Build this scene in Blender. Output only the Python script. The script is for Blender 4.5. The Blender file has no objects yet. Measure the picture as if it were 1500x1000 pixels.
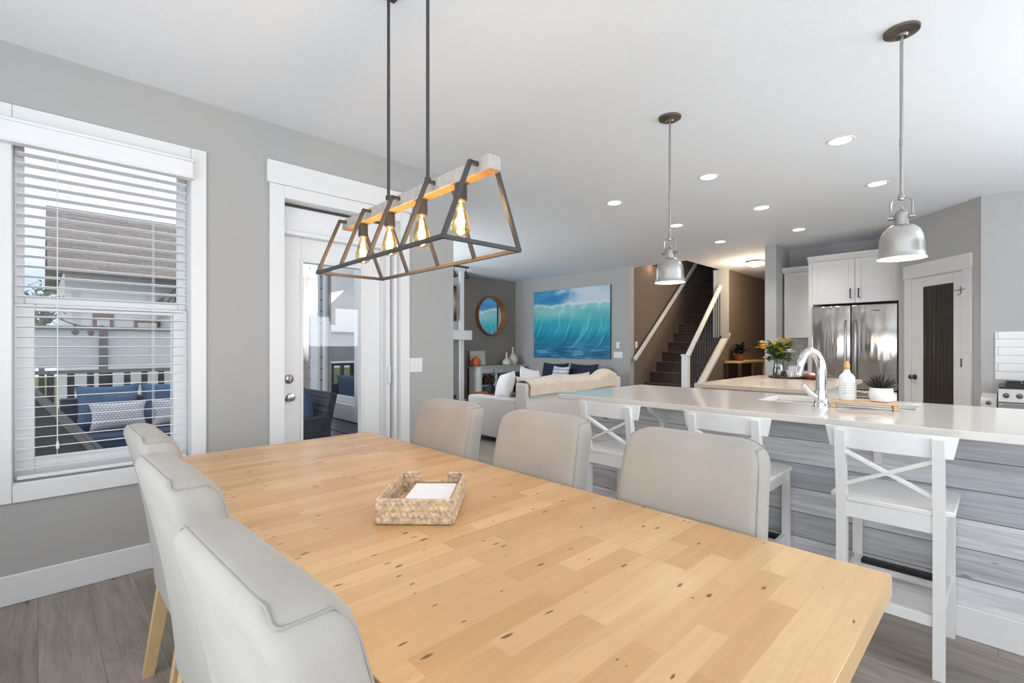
import bpy, bmesh, math, random
from mathutils import Vector, Matrix, noise
R = math.radians
PI = math.pi
random.seed(7)
SC = bpy.context.scene
COL = SC.collection
H = 2.74
YW = 3.387

# ------------------------------------------------------------------ materials
def lin(c):
    def f(v):
        v /= 255.0
        return v / 12.92 if v <= .04045 else ((v + .055) / 1.055) ** 2.4
    return (f(c[0]), f(c[1]), f(c[2]), 1.0)

def newmat(name):
    m = bpy.data.materials.new(name)
    m.use_nodes = True
    nt = m.node_tree
    b = nt.nodes['Principled BSDF']
    return m, nt, b

def nd(nt, t, **kw):
    n = nt.nodes.new(t)
    for k, v in kw.items():
        if k.startswith('i_'):
            n.inputs[k[2:].replace('_', ' ')].default_value = v
        else:
            setattr(n, k, v)
    return n

def mixrgb(nt, mode, fac, a, b):
    n = nt.nodes.new('ShaderNodeMix'); n.data_type = 'RGBA'; n.blend_type = mode
    for idx, v in ((0, fac), (6, a), (7, b)):
        if hasattr(v, 'is_linked') or isinstance(v, bpy.types.NodeSocket):
            nt.links.new(v, n.inputs[idx])
        else:
            n.inputs[idx].default_value = v
    return n.outputs[2]

def coords(nt, order='xyz', scale=(1, 1, 1)):
    tc = nd(nt, 'ShaderNodeTexCoord')
    sp = nd(nt, 'ShaderNodeSeparateXYZ')
    nt.links.new(tc.outputs['Object'], sp.inputs[0])
    cb = nd(nt, 'ShaderNodeCombineXYZ')
    for i, a in enumerate(order):
        if a in 'xyz':
            mu = nd(nt, 'ShaderNodeMath', operation='MULTIPLY')
            nt.links.new(sp.outputs['xyz'.index(a)], mu.inputs[0])
            mu.inputs[1].default_value = scale[i]
            nt.links.new(mu.outputs[0], cb.inputs[i])
    return cb.outputs[0]

def M(name, rgb, rough=.5, metal=0., bump=None, mottle=None, emit=None, coat=0., spec=None, sheen=0., weave=None):
    m, nt, b = newmat(name)
    b.inputs['Base Color'].default_value = lin(rgb)
    b.inputs['Roughness'].default_value = rough
    b.inputs['Metallic'].default_value = metal
    if coat: b.inputs['Coat Weight'].default_value = coat
    if spec is not None: b.inputs['Specular IOR Level'].default_value = spec
    if sheen: b.inputs['Sheen Weight'].default_value = sheen
    v = coords(nt)
    if mottle:
        n = nd(nt, 'ShaderNodeTexNoise', i_Scale=mottle[0], i_Detail=4.0)
        nt.links.new(v, n.inputs['Vector'])
        cr = nd(nt, 'ShaderNodeMapRange')
        cr.inputs[1].default_value = .3; cr.inputs[2].default_value = .7
        cr.inputs[3].default_value = 1 - mottle[1]; cr.inputs[4].default_value = 1 + mottle[1] * .5
        nt.links.new(n.outputs[0], cr.inputs[0])
        o = mixrgb(nt, 'MULTIPLY', 1.0, lin(rgb), cr.outputs[0])
        nt.links.new(o, b.inputs['Base Color'])
    if bump:
        n = nd(nt, 'ShaderNodeTexNoise', i_Scale=bump[0], i_Detail=3.0)
        nt.links.new(v, n.inputs['Vector'])
        bp = nd(nt, 'ShaderNodeBump', i_Strength=bump[1], i_Distance=bump[2] if len(bump) > 2 else .005)
        nt.links.new(n.outputs[0], bp.inputs['Height'])
        nt.links.new(bp.outputs[0], b.inputs['Normal'])
    if weave:
        vo = nd(nt, 'ShaderNodeTexVoronoi', i_Scale=weave[0], i_Randomness=.55)
        nt.links.new(v, vo.inputs['Vector'])
        bp = nd(nt, 'ShaderNodeBump', i_Strength=weave[1], i_Distance=.0012); bp.invert = True
        nt.links.new(vo.outputs['Distance'], bp.inputs['Height'])
        nt.links.new(bp.outputs[0], b.inputs['Normal'])
    if emit:
        b.inputs['Emission Color'].default_value = lin(emit[0])
        b.inputs['Emission Strength'].default_value = emit[1]
    return m

def brick_mat(name, order, c1, c2, mortar, w, h, ms=.003, rough=.5, offset=.37, streak=None, knots=None, bump=.3, coat=0., bias=0., spec=None):
    """boards / tiles; 'order' picks the object axes that run along and across the rows"""
    m, nt, b = newmat(name)
    b.inputs['Roughness'].default_value = rough
    if coat:
        b.inputs['Coat Weight'].default_value = coat
        b.inputs['Coat Roughness'].default_value = .18
    if spec is not None: b.inputs['Specular IOR Level'].default_value = spec
    v = coords(nt, order)
    br = nd(nt, 'ShaderNodeTexBrick', offset=offset, offset_frequency=2)
    br.inputs['Color1'].default_value = lin(c1); br.inputs['Color2'].default_value = lin(c2)
    br.inputs['Mortar'].default_value = lin(mortar)
    br.inputs['Scale'].default_value = 1.0
    br.inputs['Mortar Size'].default_value = ms
    br.inputs['Mortar Smooth'].default_value = .1
    br.inputs['Bias'].default_value = bias
    br.inputs['Brick Width'].default_value = w; br.inputs['Row Height'].default_value = h
    nt.links.new(v, br.inputs['Vector'])
    col = br.outputs['Color']
    if streak:
        sx, sy, amt = streak
        mp = nd(nt, 'ShaderNodeMapping'); mp.inputs['Scale'].default_value = (sx, sy, 1)
        nt.links.new(v, mp.inputs['Vector'])
        off = nd(nt, 'ShaderNodeVectorMath', operation='ADD')
        nt.links.new(mp.outputs[0], off.inputs[0])
        sc = nd(nt, 'ShaderNodeVectorMath', operation='SCALE'); sc.inputs['Scale'].default_value = 9.0
        nt.links.new(br.outputs['Color'], sc.inputs[0]); nt.links.new(sc.outputs[0], off.inputs[1])
        n = nd(nt, 'ShaderNodeTexNoise', i_Scale=1.0, i_Detail=6.0, i_Roughness=.65, i_Distortion=.6)
        nt.links.new(off.outputs[0], n.inputs['Vector'])
        cr = nd(nt, 'ShaderNodeMapRange')
        cr.inputs[1].default_value = .3; cr.inputs[2].default_value = .7
        cr.inputs[3].default_value = 1 - amt; cr.inputs[4].default_value = 1 + amt * .45
        nt.links.new(n.outputs[0], cr.inputs[0])
        col = mixrgb(nt, 'MULTIPLY', 1.0, col, cr.outputs[0])
        m2 = nd(nt, 'ShaderNodeMapping'); m2.inputs['Scale'].default_value = (sx * 2.2, sy * 5, 1)
        nt.links.new(off.outputs[0], m2.inputs['Vector'])
        m2.inputs['Scale'].default_value = (2.2, 5, 1)
        n2 = nd(nt, 'ShaderNodeTexNoise', i_Scale=1.0, i_Detail=5.0, i_Roughness=.7, i_Distortion=.4)
        nt.links.new(m2.outputs[0], n2.inputs['Vector'])
        c2_ = nd(nt, 'ShaderNodeMapRange')
        c2_.inputs[1].default_value = .3; c2_.inputs[2].default_value = .7
        c2_.inputs[3].default_value = 1 - amt * .6; c2_.inputs[4].default_value = 1 + amt * .3
        nt.links.new(n2.outputs[0], c2_.inputs[0])
        col = mixrgb(nt, 'MULTIPLY', 1.0, col, c2_.outputs[0])
    if knots:
        sx, sy, thr, kc = knots
        mp = nd(nt, 'ShaderNodeMapping'); mp.inputs['Scale'].default_value = (sx, sy, 1)
        nt.links.new(v, mp.inputs['Vector'])
        nz = nd(nt, 'ShaderNodeTexNoise', i_Scale=3.0, i_Detail=2.0)
        nt.links.new(mp.outputs[0], nz.inputs['Vector'])
        wd = nd(nt, 'ShaderNodeVectorMath', operation='SCALE'); wd.inputs['Scale'].default_value = .22
        nt.links.new(nz.outputs['Color'], wd.inputs[0])
        ad = nd(nt, 'ShaderNodeVectorMath', operation='ADD')
        nt.links.new(mp.outputs[0], ad.inputs[0]); nt.links.new(wd.outputs[0], ad.inputs[1])
        vo = nd(nt, 'ShaderNodeTexVoronoi', voronoi_dimensions='2D', i_Scale=1.0, i_Randomness=1.0)
        nt.links.new(ad.outputs[0], vo.inputs['Vector'])
        # only some cells carry a knot, of varied size
        sr = nd(nt, 'ShaderNodeSeparateColor'); nt.links.new(vo.outputs['Color'], sr.inputs[0])
        th = nd(nt, 'ShaderNodeMapRange'); th.inputs[1].default_value = .45; th.inputs[2].default_value = 1.0
        th.inputs[3].default_value = 0.0; th.inputs[4].default_value = thr
        nt.links.new(sr.outputs[0], th.inputs[0])
        dv = nd(nt, 'ShaderNodeMath', operation='DIVIDE'); nt.links.new(vo.outputs['Distance'], dv.inputs[0])
        a2 = nd(nt, 'ShaderNodeMath', operation='ADD'); a2.inputs[1].default_value = .001
        nt.links.new(th.outputs[0], a2.inputs[0]); nt.links.new(a2.outputs[0], dv.inputs[1])
        rr = nd(nt, 'ShaderNodeMapRange'); rr.inputs[1].default_value = .5; rr.inputs[2].default_value = 1.0
        rr.inputs[3].default_value = .9; rr.inputs[4].default_value = 0.0
        nt.links.new(dv.outputs[0], rr.inputs[0])
        col = mixrgb(nt, 'MIX', rr.outputs[0], col, lin(kc))
    nt.links.new(col, b.inputs['Base Color'])
    if bump:
        bp = nd(nt, 'ShaderNodeBump', i_Strength=bump, i_Distance=.004); bp.invert = True
        nt.links.new(br.outputs['Fac'], bp.inputs['Height'])
        nt.links.new(bp.outputs[0], b.inputs['Normal'])
    return m

def glass_mat(name, tint=(255, 255, 255), refl=.07, rough=0.0, fres=.5):
    m, nt, b = newmat(name)
    nt.nodes.remove(b)
    out = nt.nodes['Material Output']
    tr = nd(nt, 'ShaderNodeBsdfTransparent'); tr.inputs[0].default_value = lin(tint)
    gl = nd(nt, 'ShaderNodeBsdfGlossy'); gl.inputs['Roughness'].default_value = rough
    lw = nd(nt, 'ShaderNodeLayerWeight'); lw.inputs[0].default_value = .35
    mr = nd(nt, 'ShaderNodeMapRange'); mr.inputs[3].default_value = refl; mr.inputs[4].default_value = min(1, refl + fres)
    nt.links.new(lw.outputs['Fresnel'], mr.inputs[0])
    mx = nd(nt, 'ShaderNodeMixShader')
    nt.links.new(mr.outputs[0], mx.inputs[0]); nt.links.new(tr.outputs[0], mx.inputs[1]); nt.links.new(gl.outputs[0], mx.inputs[2])
    nt.links.new(mx.outputs[0], out.inputs['Surface'])
    return m

def steel_mat(name, rgb, rough, wav=None, band=None):
    m, nt, b = newmat(name)
    b.inputs['Base Color'].default_value = lin(rgb); b.inputs['Metallic'].default_value = 1.0; b.inputs['Roughness'].default_value = rough
    if wav:
        v = coords(nt, 'xyz', wav[0])
        n = nd(nt, 'ShaderNodeTexNoise', i_Scale=1.0, i_Detail=1.0)
        nt.links.new(v, n.inputs['Vector'])
        bp = nd(nt, 'ShaderNodeBump', i_Strength=wav[1], i_Distance=.05)
        nt.links.new(n.outputs[0], bp.inputs['Height']); nt.links.new(bp.outputs[0], b.inputs['Normal'])
    return m

def reeded(name):
    m, nt, b = newmat(name)
    b.inputs['Base Color'].default_value = lin((58, 50, 43)); b.inputs['Roughness'].default_value = .16
    v = coords(nt, 'xyz', (34, 1, .9))
    n = nd(nt, 'ShaderNodeTexNoise', i_Scale=1.0, i_Detail=2.0); nt.links.new(v, n.inputs['Vector'])
    bp = nd(nt, 'ShaderNodeBump', i_Strength=.5, i_Distance=.01)
    nt.links.new(n.outputs[0], bp.inputs['Height']); nt.links.new(bp.outputs[0], b.inputs['Normal'])
    return m

MAT = {}
def build_materials():
    m = MAT
    m['wall'] = M('grey_wall_paint', (181, 180, 178), .75, bump=(220, .06))
    m['wall_dark'] = M('taupe_wall_paint', (150, 141, 134), .75, bump=(220, .06))
    m['wall_stair'] = M('warm_dim_lit_wall', (120, 106, 94), .75, bump=(220, .06))  # warm dim light on the wall paint is put into this brown
    m['ceil'] = M('knockdown_ceiling', (241, 244, 247), .9, bump=(75, .35, .006))
    m['trim'] = M('white_trim_paint', (238, 238, 238), .4)
    m['white_cab'] = M('white_cabinet_paint', (226, 223, 220), .4)
    m['floor'] = brick_mat('grey_wood_floor', 'yx', (172, 160, 149), (156, 144, 134), (124, 114, 106), 1.25, .185, .0011, .42, .37,
                           streak=(2.4, 22, .34), knots=(2.6, 9, .10, (92, 82, 74)), bump=.15)
    m['table'] = brick_mat('birch_butcher_block', 'xy', (229, 190, 140), (208, 163, 112), (212, 170, 120), .32, .058, .0005, .33, .41,
                           streak=(3.0, 34, .10), knots=(7.5, 23, .12, (96, 58, 32)), bump=0)
    m['table_edge'] = M('birch_edge', (196, 158, 116), .4, mottle=(9, .15))
    m['legwood'] = M('pale_birch_wood', (222, 188, 138), .45, mottle=(14, .1))
    m['fabric'] = M('greige_chair_fabric', (174, 168, 160), .95, weave=(360, .32), mottle=(5, .08), sheen=.2)
    m['piping'] = M('fabric_seam', (160, 154, 148), .95)
    m['shiplap'] = brick_mat('whitewashed_shiplap', 'yz', (242, 242, 243), (190, 192, 198), (100, 100, 104), 1.32, .128, .0019, .6, .43,
                             streak=(2.2, 34, .30), knots=(2.2, 9, .08, (140, 138, 138)), bump=.5)
    m['quartz'] = M('white_quartz', (228, 222, 215), .1, mottle=(60, .03), spec=.6)
    m['quartz2'] = M('tan_quartz', (214, 196, 178), .2, mottle=(50, .04))
    m['white'] = M('white_lacquer', (241, 240, 238), .38)
    m['black'] = M('black_metal', (34, 33, 33), .42)
    m['charcoal'] = M('charcoal_metal', (62, 60, 59), .5, bump=(90, .1))
    m['steel'] = steel_mat('brushed_steel', (196, 193, 189), .24)
    m['nickel'] = steel_mat('nickel', (176, 174, 171), .28)
    m['chrome'] = steel_mat('chrome', (225, 225, 228), .06)
    m['fridge'] = steel_mat('fridge_steel', (205, 201, 197), .13, ((1.0, 9.0, 1.1), .30))
    m['pewter'] = steel_mat('dark_nickel', (120, 112, 104), .35)
    m['beam_face'] = M('whitewashed_beam', (182, 174, 165), .6, mottle=(30, .15))
    m['beam_wood'] = M('pine_beam_underside', (186, 148, 94), .55, mottle=(18, .2))
    m['bulbglass'] = glass_mat('amber_bulb_glass', (255, 234, 194), .05)
    m['filament'] = M('glowing_filament', (255, 190, 90), .5, emit=((255, 196, 110), 40.0))
    m['lens'] = M('downlight_lens', (255, 250, 240), .5, emit=((255, 246, 232), 9.0))
    m['shade_in'] = M('pendant_white_inside', (246, 240, 226), .5)
    m['bulb_on'] = M('lit_bulb', (255, 246, 225), .5, emit=((255, 236, 205), 5.0))
    m['dome'] = M('lit_glass_dome', (255, 240, 210), .5, emit=((255, 222, 170), 4.0))
    m['glass'] = glass_mat('window_glass', (255, 255, 255), .012, fres=.10)
    m['glass_refl'] = glass_mat('coated_window_glass', (150, 162, 170), .50)
    m['pantry_glass'] = reeded('dark_reeded_glass')
    m['vaseglass'] = glass_mat('clear_vase_glass', (225, 232, 226), .1)
    m['slat'] = M('white_blind_slat', (240, 241, 243), .45)
    m['wicker_pale'] = M('pale_water_hyacinth', (222, 194, 162), .8, mottle=(70, .42), bump=(160, .5))
    m['paper'] = M('white_paper', (246, 247, 250), .7)
    m['wave_sofa'] = M('white_sofa_fabric', (224, 220, 217), .95, bump=(300, .3), mottle=(4, .04))
    m['cream'] = M('cream_throw', (232, 216, 200), .95, bump=(120, .5, .01), mottle=(12, .08), sheen=.3)
    m['pillow_w'] = M('white_pillow', (240, 238, 238), .95, bump=(60, .3, .01))
    m['navy'] = M('navy_fabric', (45, 50, 72), .95, bump=(200, .3))
    m['tile'] = brick_mat('white_subway_tile', 'yz', (228, 226, 224), (220, 218, 216), (176, 172, 168), .152, .076, .003, .12, .5, bump=.3)
    m['tile_long'] = brick_mat('long_white_tile', 'yz', (232, 230, 228), (226, 224, 222), (178, 174, 170), .61, .078, .003, .12, .5, bump=.3)
    m['tile_x'] = brick_mat('white_subway_tile_side', 'xz', (228, 226, 224), (220, 218, 216), (176, 172, 168), .152, .076, .003, .12, .5, bump=.3)
    m['carpet'] = M('dark_stair_carpet', (88, 74, 68), 1.0, bump=(300, .6, .01), mottle=(9, .2))
    m['ceramic'] = M('cream_ceramic', (226, 214, 198), .35)
    m['orange'] = M('orange_ceramic', (206, 98, 52), .4)
    m['consolep'] = M('sage_grey_paint', (198, 202, 198), .5)
    m['darkwood'] = M('dark_walnut', (70, 48, 36), .4, mottle=(14, .25))
    m['copperwood'] = M('reddish_wood', (150, 84, 52), .4, mottle=(20, .25))
    m['ringwood'] = M('walnut_mirror_ring', (162, 106, 58), .4, mottle=(10, .2))
    m['mirror'] = steel_mat('mirror_glass', (245, 245, 245), .0)
    m['bamboo'] = M('bamboo', (214, 180, 138), .5, mottle=(16, .12))
    m['leaf'] = M('green_leaf', (74, 106, 48), .5, mottle=(20, .3))
    m['leafdark'] = M('dark_leaf', (52, 62, 44), .5, mottle=(20, .3))
    m['succulent'] = M('purple_green_succulent', (58, 54, 46), .45, mottle=(25, .4))
    m['yellow'] = M('yellow_petal', (242, 196, 28), .6)
    m['whitepetal'] = M('white_petal', (240, 228, 214), .6)
    m['rug'] = M('blue_grey_rug', (122, 124, 134), 1.0, bump=(200, .5), mottle=(7, .2))
    m['stone'] = M('grey_stone_surround', (150, 148, 146), .7, mottle=(6, .12), bump=(30, .3))
    m['tvscreen'] = M('black_tv_screen', (14, 13, 14), .15)
    m['siding'] = brick_mat('grey_lap_siding', 'yz', (176, 182, 190), (168, 174, 183), (92, 98, 106), 6.0, .14, .008, .6, .2, bump=.6)
    m['deck'] = brick_mat('deck_boards', 'xy', (150, 142, 134), (136, 128, 122), (60, 56, 52), 3.0, .14, .006, .7, .4)
    m['rail'] = M('dark_bronze_rail', (70, 66, 64), .5)
    m['frost'] = M('frosted_privacy_panel', (206, 210, 210), .5)
    m['bluecush'] = M('denim_blue_cushion', (92, 116, 146), .95, bump=(200, .3), mottle=(5, .12))
    m['bluedark'] = M('dark_blue_cushion', (66, 80, 102), .95, bump=(200, .3))
    m['wickerdark'] = brick_mat('grey_woven_resin', 'xz', (96, 100, 112), (74, 78, 92), (40, 42, 50), .03, .012, .002, .7, .5, bump=.7)
    m['patterned'] = brick_mat('white_pillow_with_grey_pattern', 'xz', (244, 244, 246), (236, 236, 240), (176, 178, 186), .030, .022, .0045, .9, .5, bump=0)
    m['striped'] = brick_mat('white_pillow_with_stripes', 'yz', (226, 228, 236), (222, 224, 232), (110, 118, 140), 2.0, .07, .006, .9, .5, bump=0)
    m['cover'] = M('black_grill_cover', (104, 104, 106), .6, mottle=(4, .2))
    m['roofsh'] = brick_mat('brown_shingle', 'xy', (178, 164, 155), (158, 143, 135), (138, 123, 116), .32, .13, .008, .9, .5)
    m['roofdk'] = brick_mat('dark_shingle', 'xy', (120, 110, 104), (104, 96, 92), (80, 74, 70), .5, .2, .02, .9, .5)
    m['housewall'] = M('pale_house_stucco', (222, 222, 220), .9)
    m['brownwin'] = M('red_brown_panel', (122, 78, 68), .6)
    m['grass'] = M('lawn_green', (120, 138, 84), 1.0, mottle=(1, .3))
    m['barkm'] = M('bark_brown', (92, 74, 58), .9)
    m['wax'] = M('frosted_white_bottle', (236, 240, 240), .3)
    m['cork'] = M('cork_stopper', (216, 170, 112), .7, mottle=(40, .2))
    m['labelink'] = brick_mat('printed_label', 'yz', (232, 236, 236), (232, 236, 236), (196, 200, 200), 40.0, .0135, .002, .4, .0, bump=0)
    m['plateplastic'] = M('white_switch_plastic', (242, 242, 240), .35)
    m['hookwire'] = M('dark_wire', (110, 98, 92), .5)
    m['soil'] = M('dark_soil', (50, 40, 34), 1.0)
    m['water'] = glass_mat('stems_in_water', (196, 196, 120), .08)
build_materials()

# ------------------------------------------------------------------ mesh building
class MB:
    def __init__(self): self.bm = bmesh.new()
    def _merge(self, b, mi=0, mat4=None):
        if mat4 is not None: bmesh.ops.transform(b, matrix=mat4, verts=b.verts)
        m = {}
        for v in b.verts: m[v] = self.bm.verts.new(v.co)
        for f in b.faces:
            try:
                nf = self.bm.faces.new([m[v] for v in f.verts]); nf.material_index = mi
            except ValueError: pass
        b.free()
    def box(self, x0, x1, y0, y1, z0, z1, bev=0., seg=1, mi=0, mat4=None):
        b = bmesh.new()
        vs = [b.verts.new((x, y, z)) for x in (x0, x1) for y in (y0, y1) for z in (z0, z1)]
        for q in ((0, 1, 3, 2), (4, 6, 7, 5), (0, 4, 5, 1), (2, 3, 7, 6), (0, 2, 6, 4), (1, 5, 7, 3)):
            b.faces.new([vs[i] for i in q])
        bmesh.ops.recalc_face_normals(b, faces=b.faces)
        if bev > 0: bmesh.ops.bevel(b, geom=list(b.edges), offset=bev, segments=seg, profile=.5, affect='EDGES')
        self._merge(b, mi, mat4); return self
    def beam(self, p, q, w, d, bev=0., mi=0, up=(0, 0, 1)):
        """rectangular bar from p to q, w wide across, d along 'up'"""
        p = Vector(p); q = Vector(q); z = (q - p); L = z.length; z.normalize()
        u = Vector(up); x = u.cross(z)
        if x.length < 1e-4: x = Vector((1, 0, 0)).cross(z)
        x.normalize(); y = z.cross(x)
        m = Matrix(((x.x, y.x, z.x, p.x), (x.y, y.y, z.y, p.y), (x.z, y.z, z.z, p.z), (0, 0, 0, 1)))
        return self.box(-w / 2, w / 2, -d / 2, d / 2, 0, L, bev, 1, mi, m)
    def loft(self, rings, cap=True, mi=0, close=True):
        b = bmesh.new()
        rs = [[b.verts.new(p) for p in r] for r in rings]
        n = len(rs[0])
        for a, c in zip(rs, rs[1:]):
            for i in range(n if close else n - 1):
                j = (i + 1) % n
                b.faces.new((a[i], a[j], c[j], c[i]))
        if cap:
            b.faces.new(list(reversed(rs[0]))); b.faces.new(rs[-1])
        bmesh.ops.recalc_face_normals(b, faces=b.faces)
        self._merge(b, mi); return self
    def tube(self, pts, r, n=10, cap=True, mi=0, rs=None):
        pts = [Vector(p) for p in pts]
        rings = []; prev = None
        for i, p in enumerate(pts):
            if i == 0: t = pts[1] - p
            elif i == len(pts) - 1: t = p - pts[i - 1]
            else: t = (pts[i + 1] - p).normalized() + (p - pts[i - 1]).normalized()
            t.normalize()
            if prev is None:
                a = Vector((0, 0, 1)) if abs(t.z) < .9 else Vector((1, 0, 0))
                x = a.cross(t).normalized()
            else:
                x = (prev - t * prev.dot(t)).normalized()
            prev = x; y = t.cross(x)
            rr = rs[i] if rs else r
            rings.append([p + (x * math.cos(2 * PI * k / n) + y * math.sin(2 * PI * k / n)) * rr for k in range(n)])
        return self.loft(rings, cap, mi)
    def lathe(self, prof, c=(0, 0, 0), n=32, cap=True, mi=0, axis='z', mat4=None):
        rings = []
        for r, z in prof:
            ring = []
            for k in range(n):
                a = 2 * PI * k / n
                if axis == 'z': p = Vector((r * math.cos(a), r * math.sin(a), z))
                elif axis == 'x': p = Vector((z, r * math.cos(a), r * math.sin(a)))
                else: p = Vector((r * math.sin(a), z, r * math.cos(a)))
                p = p + Vector(c)
                if mat4 is not None: p = mat4 @ p
                ring.append(p)
            rings.append(ring)
        return self.loft(rings, cap, mi)
    def prism(self, poly, axis, a0, a1, mi=0, bev=0.):
        """poly: 2D outline; axis 'x': (y,z), 'y': (x,z), 'z': (x,y)"""
        def P(u, v, a): return {'x': (a, u, v), 'y': (u, a, v), 'z': (u, v, a)}[axis]
        b = bmesh.new()
        A = [b.verts.new(P(u, v, a0)) for u, v in poly]; B = [b.verts.new(P(u, v, a1)) for u, v in poly]
        n = len(poly)
        b.faces.new(A); b.faces.new(list(reversed(B)))
        for i in range(n): b.faces.new((A[i], B[i], B[(i + 1) % n], A[(i + 1) % n]))
        bmesh.ops.recalc_face_normals(b, faces=b.faces)
        if bev > 0: bmesh.ops.bevel(b, geom=list(b.edges), offset=bev, segments=1, profile=.5, affect='EDGES')
        self._merge(b, mi); return self
    def ball(self, c, r, sub=2, scale=(1, 1, 1), mi=0, rot=None):
        b = bmesh.new()
        bmesh.ops.create_icosphere(b, subdivisions=sub, radius=r)
        m = Matrix.Translation(c) @ (rot if rot is not None else Matrix.Identity(4)) @ Matrix.Diagonal((*scale, 1))
        self._merge(b, mi, m); return self
    def grid(self, fn, nu, nv, mi=0):
        vs = [[self.bm.verts.new(fn(i / nu, j / nv)) for j in range(nv + 1)] for i in range(nu + 1)]
        for i in range(nu):
            for j in range(nv):
                f = self.bm.faces.new((vs[i][j], vs[i + 1][j], vs[i + 1][j + 1], vs[i][j + 1])); f.material_index = mi
        return self
    def pillow(self, c, w, h, t, rot, mi=0, n=14, pinch=.12):
        """puffy cushion: w x h outline in the local x,z plane, t thick along y"""
        m = Matrix.Translation(c) @ rot
        def f(sgn):
            def g(u, v):
                x = (u - .5) * 2; z = (v - .5) * 2
                e = (1 - abs(x) ** 2.6) * (1 - abs(z) ** 2.6)
                k = 1 - pinch * (1 - (x * x)) * (abs(z) ** 3)
                k2 = 1 - pinch * (1 - (z * z)) * (abs(x) ** 3)
                return m @ Vector((x * w / 2 * k2, sgn * t / 2 * max(0, e) ** .45, z * h / 2 * k))
            return g
        self.grid(f(1), n, n, mi); self.grid(f(-1), n, n, mi)
        return self
    def leaf(self, p, d, L, w, bend=.25, mi=0, seg=4, up=(0, 0, 1)):
        p = Vector(p); d = Vector(d).normalized(); u = Vector(up)
        s = d.cross(u)
        if s.length < 1e-3: s = Vector((1, 0, 0))
        s.normalize(); nrm = s.cross(d)
        prev = None
        for i in range(seg + 1):
            t = i / seg
            q = p + d * L * t - Vector((0, 0, 1)) * bend * L * t * t
            ww = w * math.sin(PI * min(1, .12 + t * .88)) * (1 if t < 1 else 0) * .5
            a = self.bm.verts.new(q + s * ww + nrm * ww * .25); c = self.bm.verts.new(q); b = self.bm.verts.new(q - s * ww + nrm * ww * .25)
            if prev:
                for F in ((prev[0], prev[1], c, a), (prev[1], prev[2], b, c)):
                    f = self.bm.faces.new(F); f.material_index = mi
            prev = (a, c, b)
        return self

XF = {}
def obj(name, mb, mats, parent=None, smooth=True, local=False, merge=False, loc=None):
    """one mesh object. vertices are given in world space unless local (then in the parent's frame)"""
    if merge: bmesh.ops.remove_doubles(mb.bm, verts=mb.bm.verts, dist=1e-5)
    me = bpy.data.meshes.new(name)
    mb.bm.to_mesh(me); mb.bm.free()
    o = bpy.data.objects.new(name, me); COL.objects.link(o)
    for m in (mats if isinstance(mats, (list, tuple)) else [mats]): me.materials.append(m)
    if parent is not None:
        o.parent = parent
        if not local: me.transform(XF[root_of(parent)].inverted())
    elif loc is not None:
        me.transform(Matrix.Translation(-Vector(loc))); o.location = loc
        XF[o.name] = Matrix.Translation(loc)
    else: XF[o.name] = Matrix.Identity(4)
    if smooth:
        me.polygons.foreach_set('use_smooth', [True] * len(me.polygons))
        me.set_sharp_from_angle(angle=R(38))
    me.update()
    return o

def root_of(o):
    while o.parent is not None: o = o.parent
    return o.name

def tag(o, label, cat, group=None, kind=None):
    o['label'] = label; o['category'] = cat
    if group: o['group'] = group
    if kind: o['kind'] = kind
    return o

def thing(name, label, cat, loc, rotz=0., group=None):
    o = bpy.data.objects.new(name, None); COL.objects.link(o)
    o.empty_display_size = .1
    o.location = loc; o.rotation_euler = (0, 0, rotz)
    XF[o.name] = Matrix.Translation(loc) @ Matrix.Rotation(rotz, 4, 'Z')
    return tag(o, label, cat, group)

def struct(name, mb, mats, parent=None, smooth=False):
    o = obj(name, mb, mats, parent, smooth)
    if parent is None: o['kind'] = 'structure'
    return o

def sroot(name, loc=(0, 0, 0)):
    o = bpy.data.objects.new(name, None); COL.objects.link(o); o.location = loc
    XF[o.name] = Matrix.Translation(loc); o['kind'] = 'structure'
    return o

def dup(root, loc, rotz=None, label=None):
    r = root.copy(); COL.objects.link(r); r.location = loc
    if rotz is not None: r.rotation_euler = (0, 0, rotz)
    if label: r['label'] = label
    XF[r.name] = Matrix.Translation(loc) @ Matrix.Rotation(r.rotation_euler[2], 4, 'Z')
    for ch in list(root.children):
        c = ch.copy(); COL.objects.link(c); c.parent = r
        for g in list(ch.children):
            d = g.copy(); COL.objects.link(d); d.parent = c
    return r

def light(name, kind, loc, power, color=(1, 1, 1), size=None, rot=(0, 0, 0), parent=None, spot=None, size_y=None, radius=None):
    l = bpy.data.lights.new(name, kind); l.energy = power; l.color = color
    if kind == 'AREA':
        l.shape = 'RECTANGLE'; l.size = size; l.size_y = size_y or size
    if radius is not None: l.shadow_soft_size = radius
    if spot: l.spot_size = R(spot); l.spot_blend = .6
    o = bpy.data.objects.new(name, l); COL.objects.link(o)
    if parent is not None:
        o.parent = parent; o.location = XF[root_of(parent)].inverted() @ Vector(loc)
    else: o.location = loc
    o.rotation_euler = rot
    return o

# ------------------------------------------------------------------ camera, world
T1 = math.atan((1462 - 750) / 703.0)
cam = bpy.data.cameras.new('camera'); co = bpy.data.objects.new('camera', cam); COL.objects.link(co)
cam.sensor_width = 36.0; cam.lens = 703.0 / 1500 * 36; cam.shift_y = 6.0 / 1500
co.location = (0, 0, 1.263); co.rotation_euler = (PI / 2, 0, T1 - PI / 2)
cam.clip_start = .02
SC.camera = co

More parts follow.
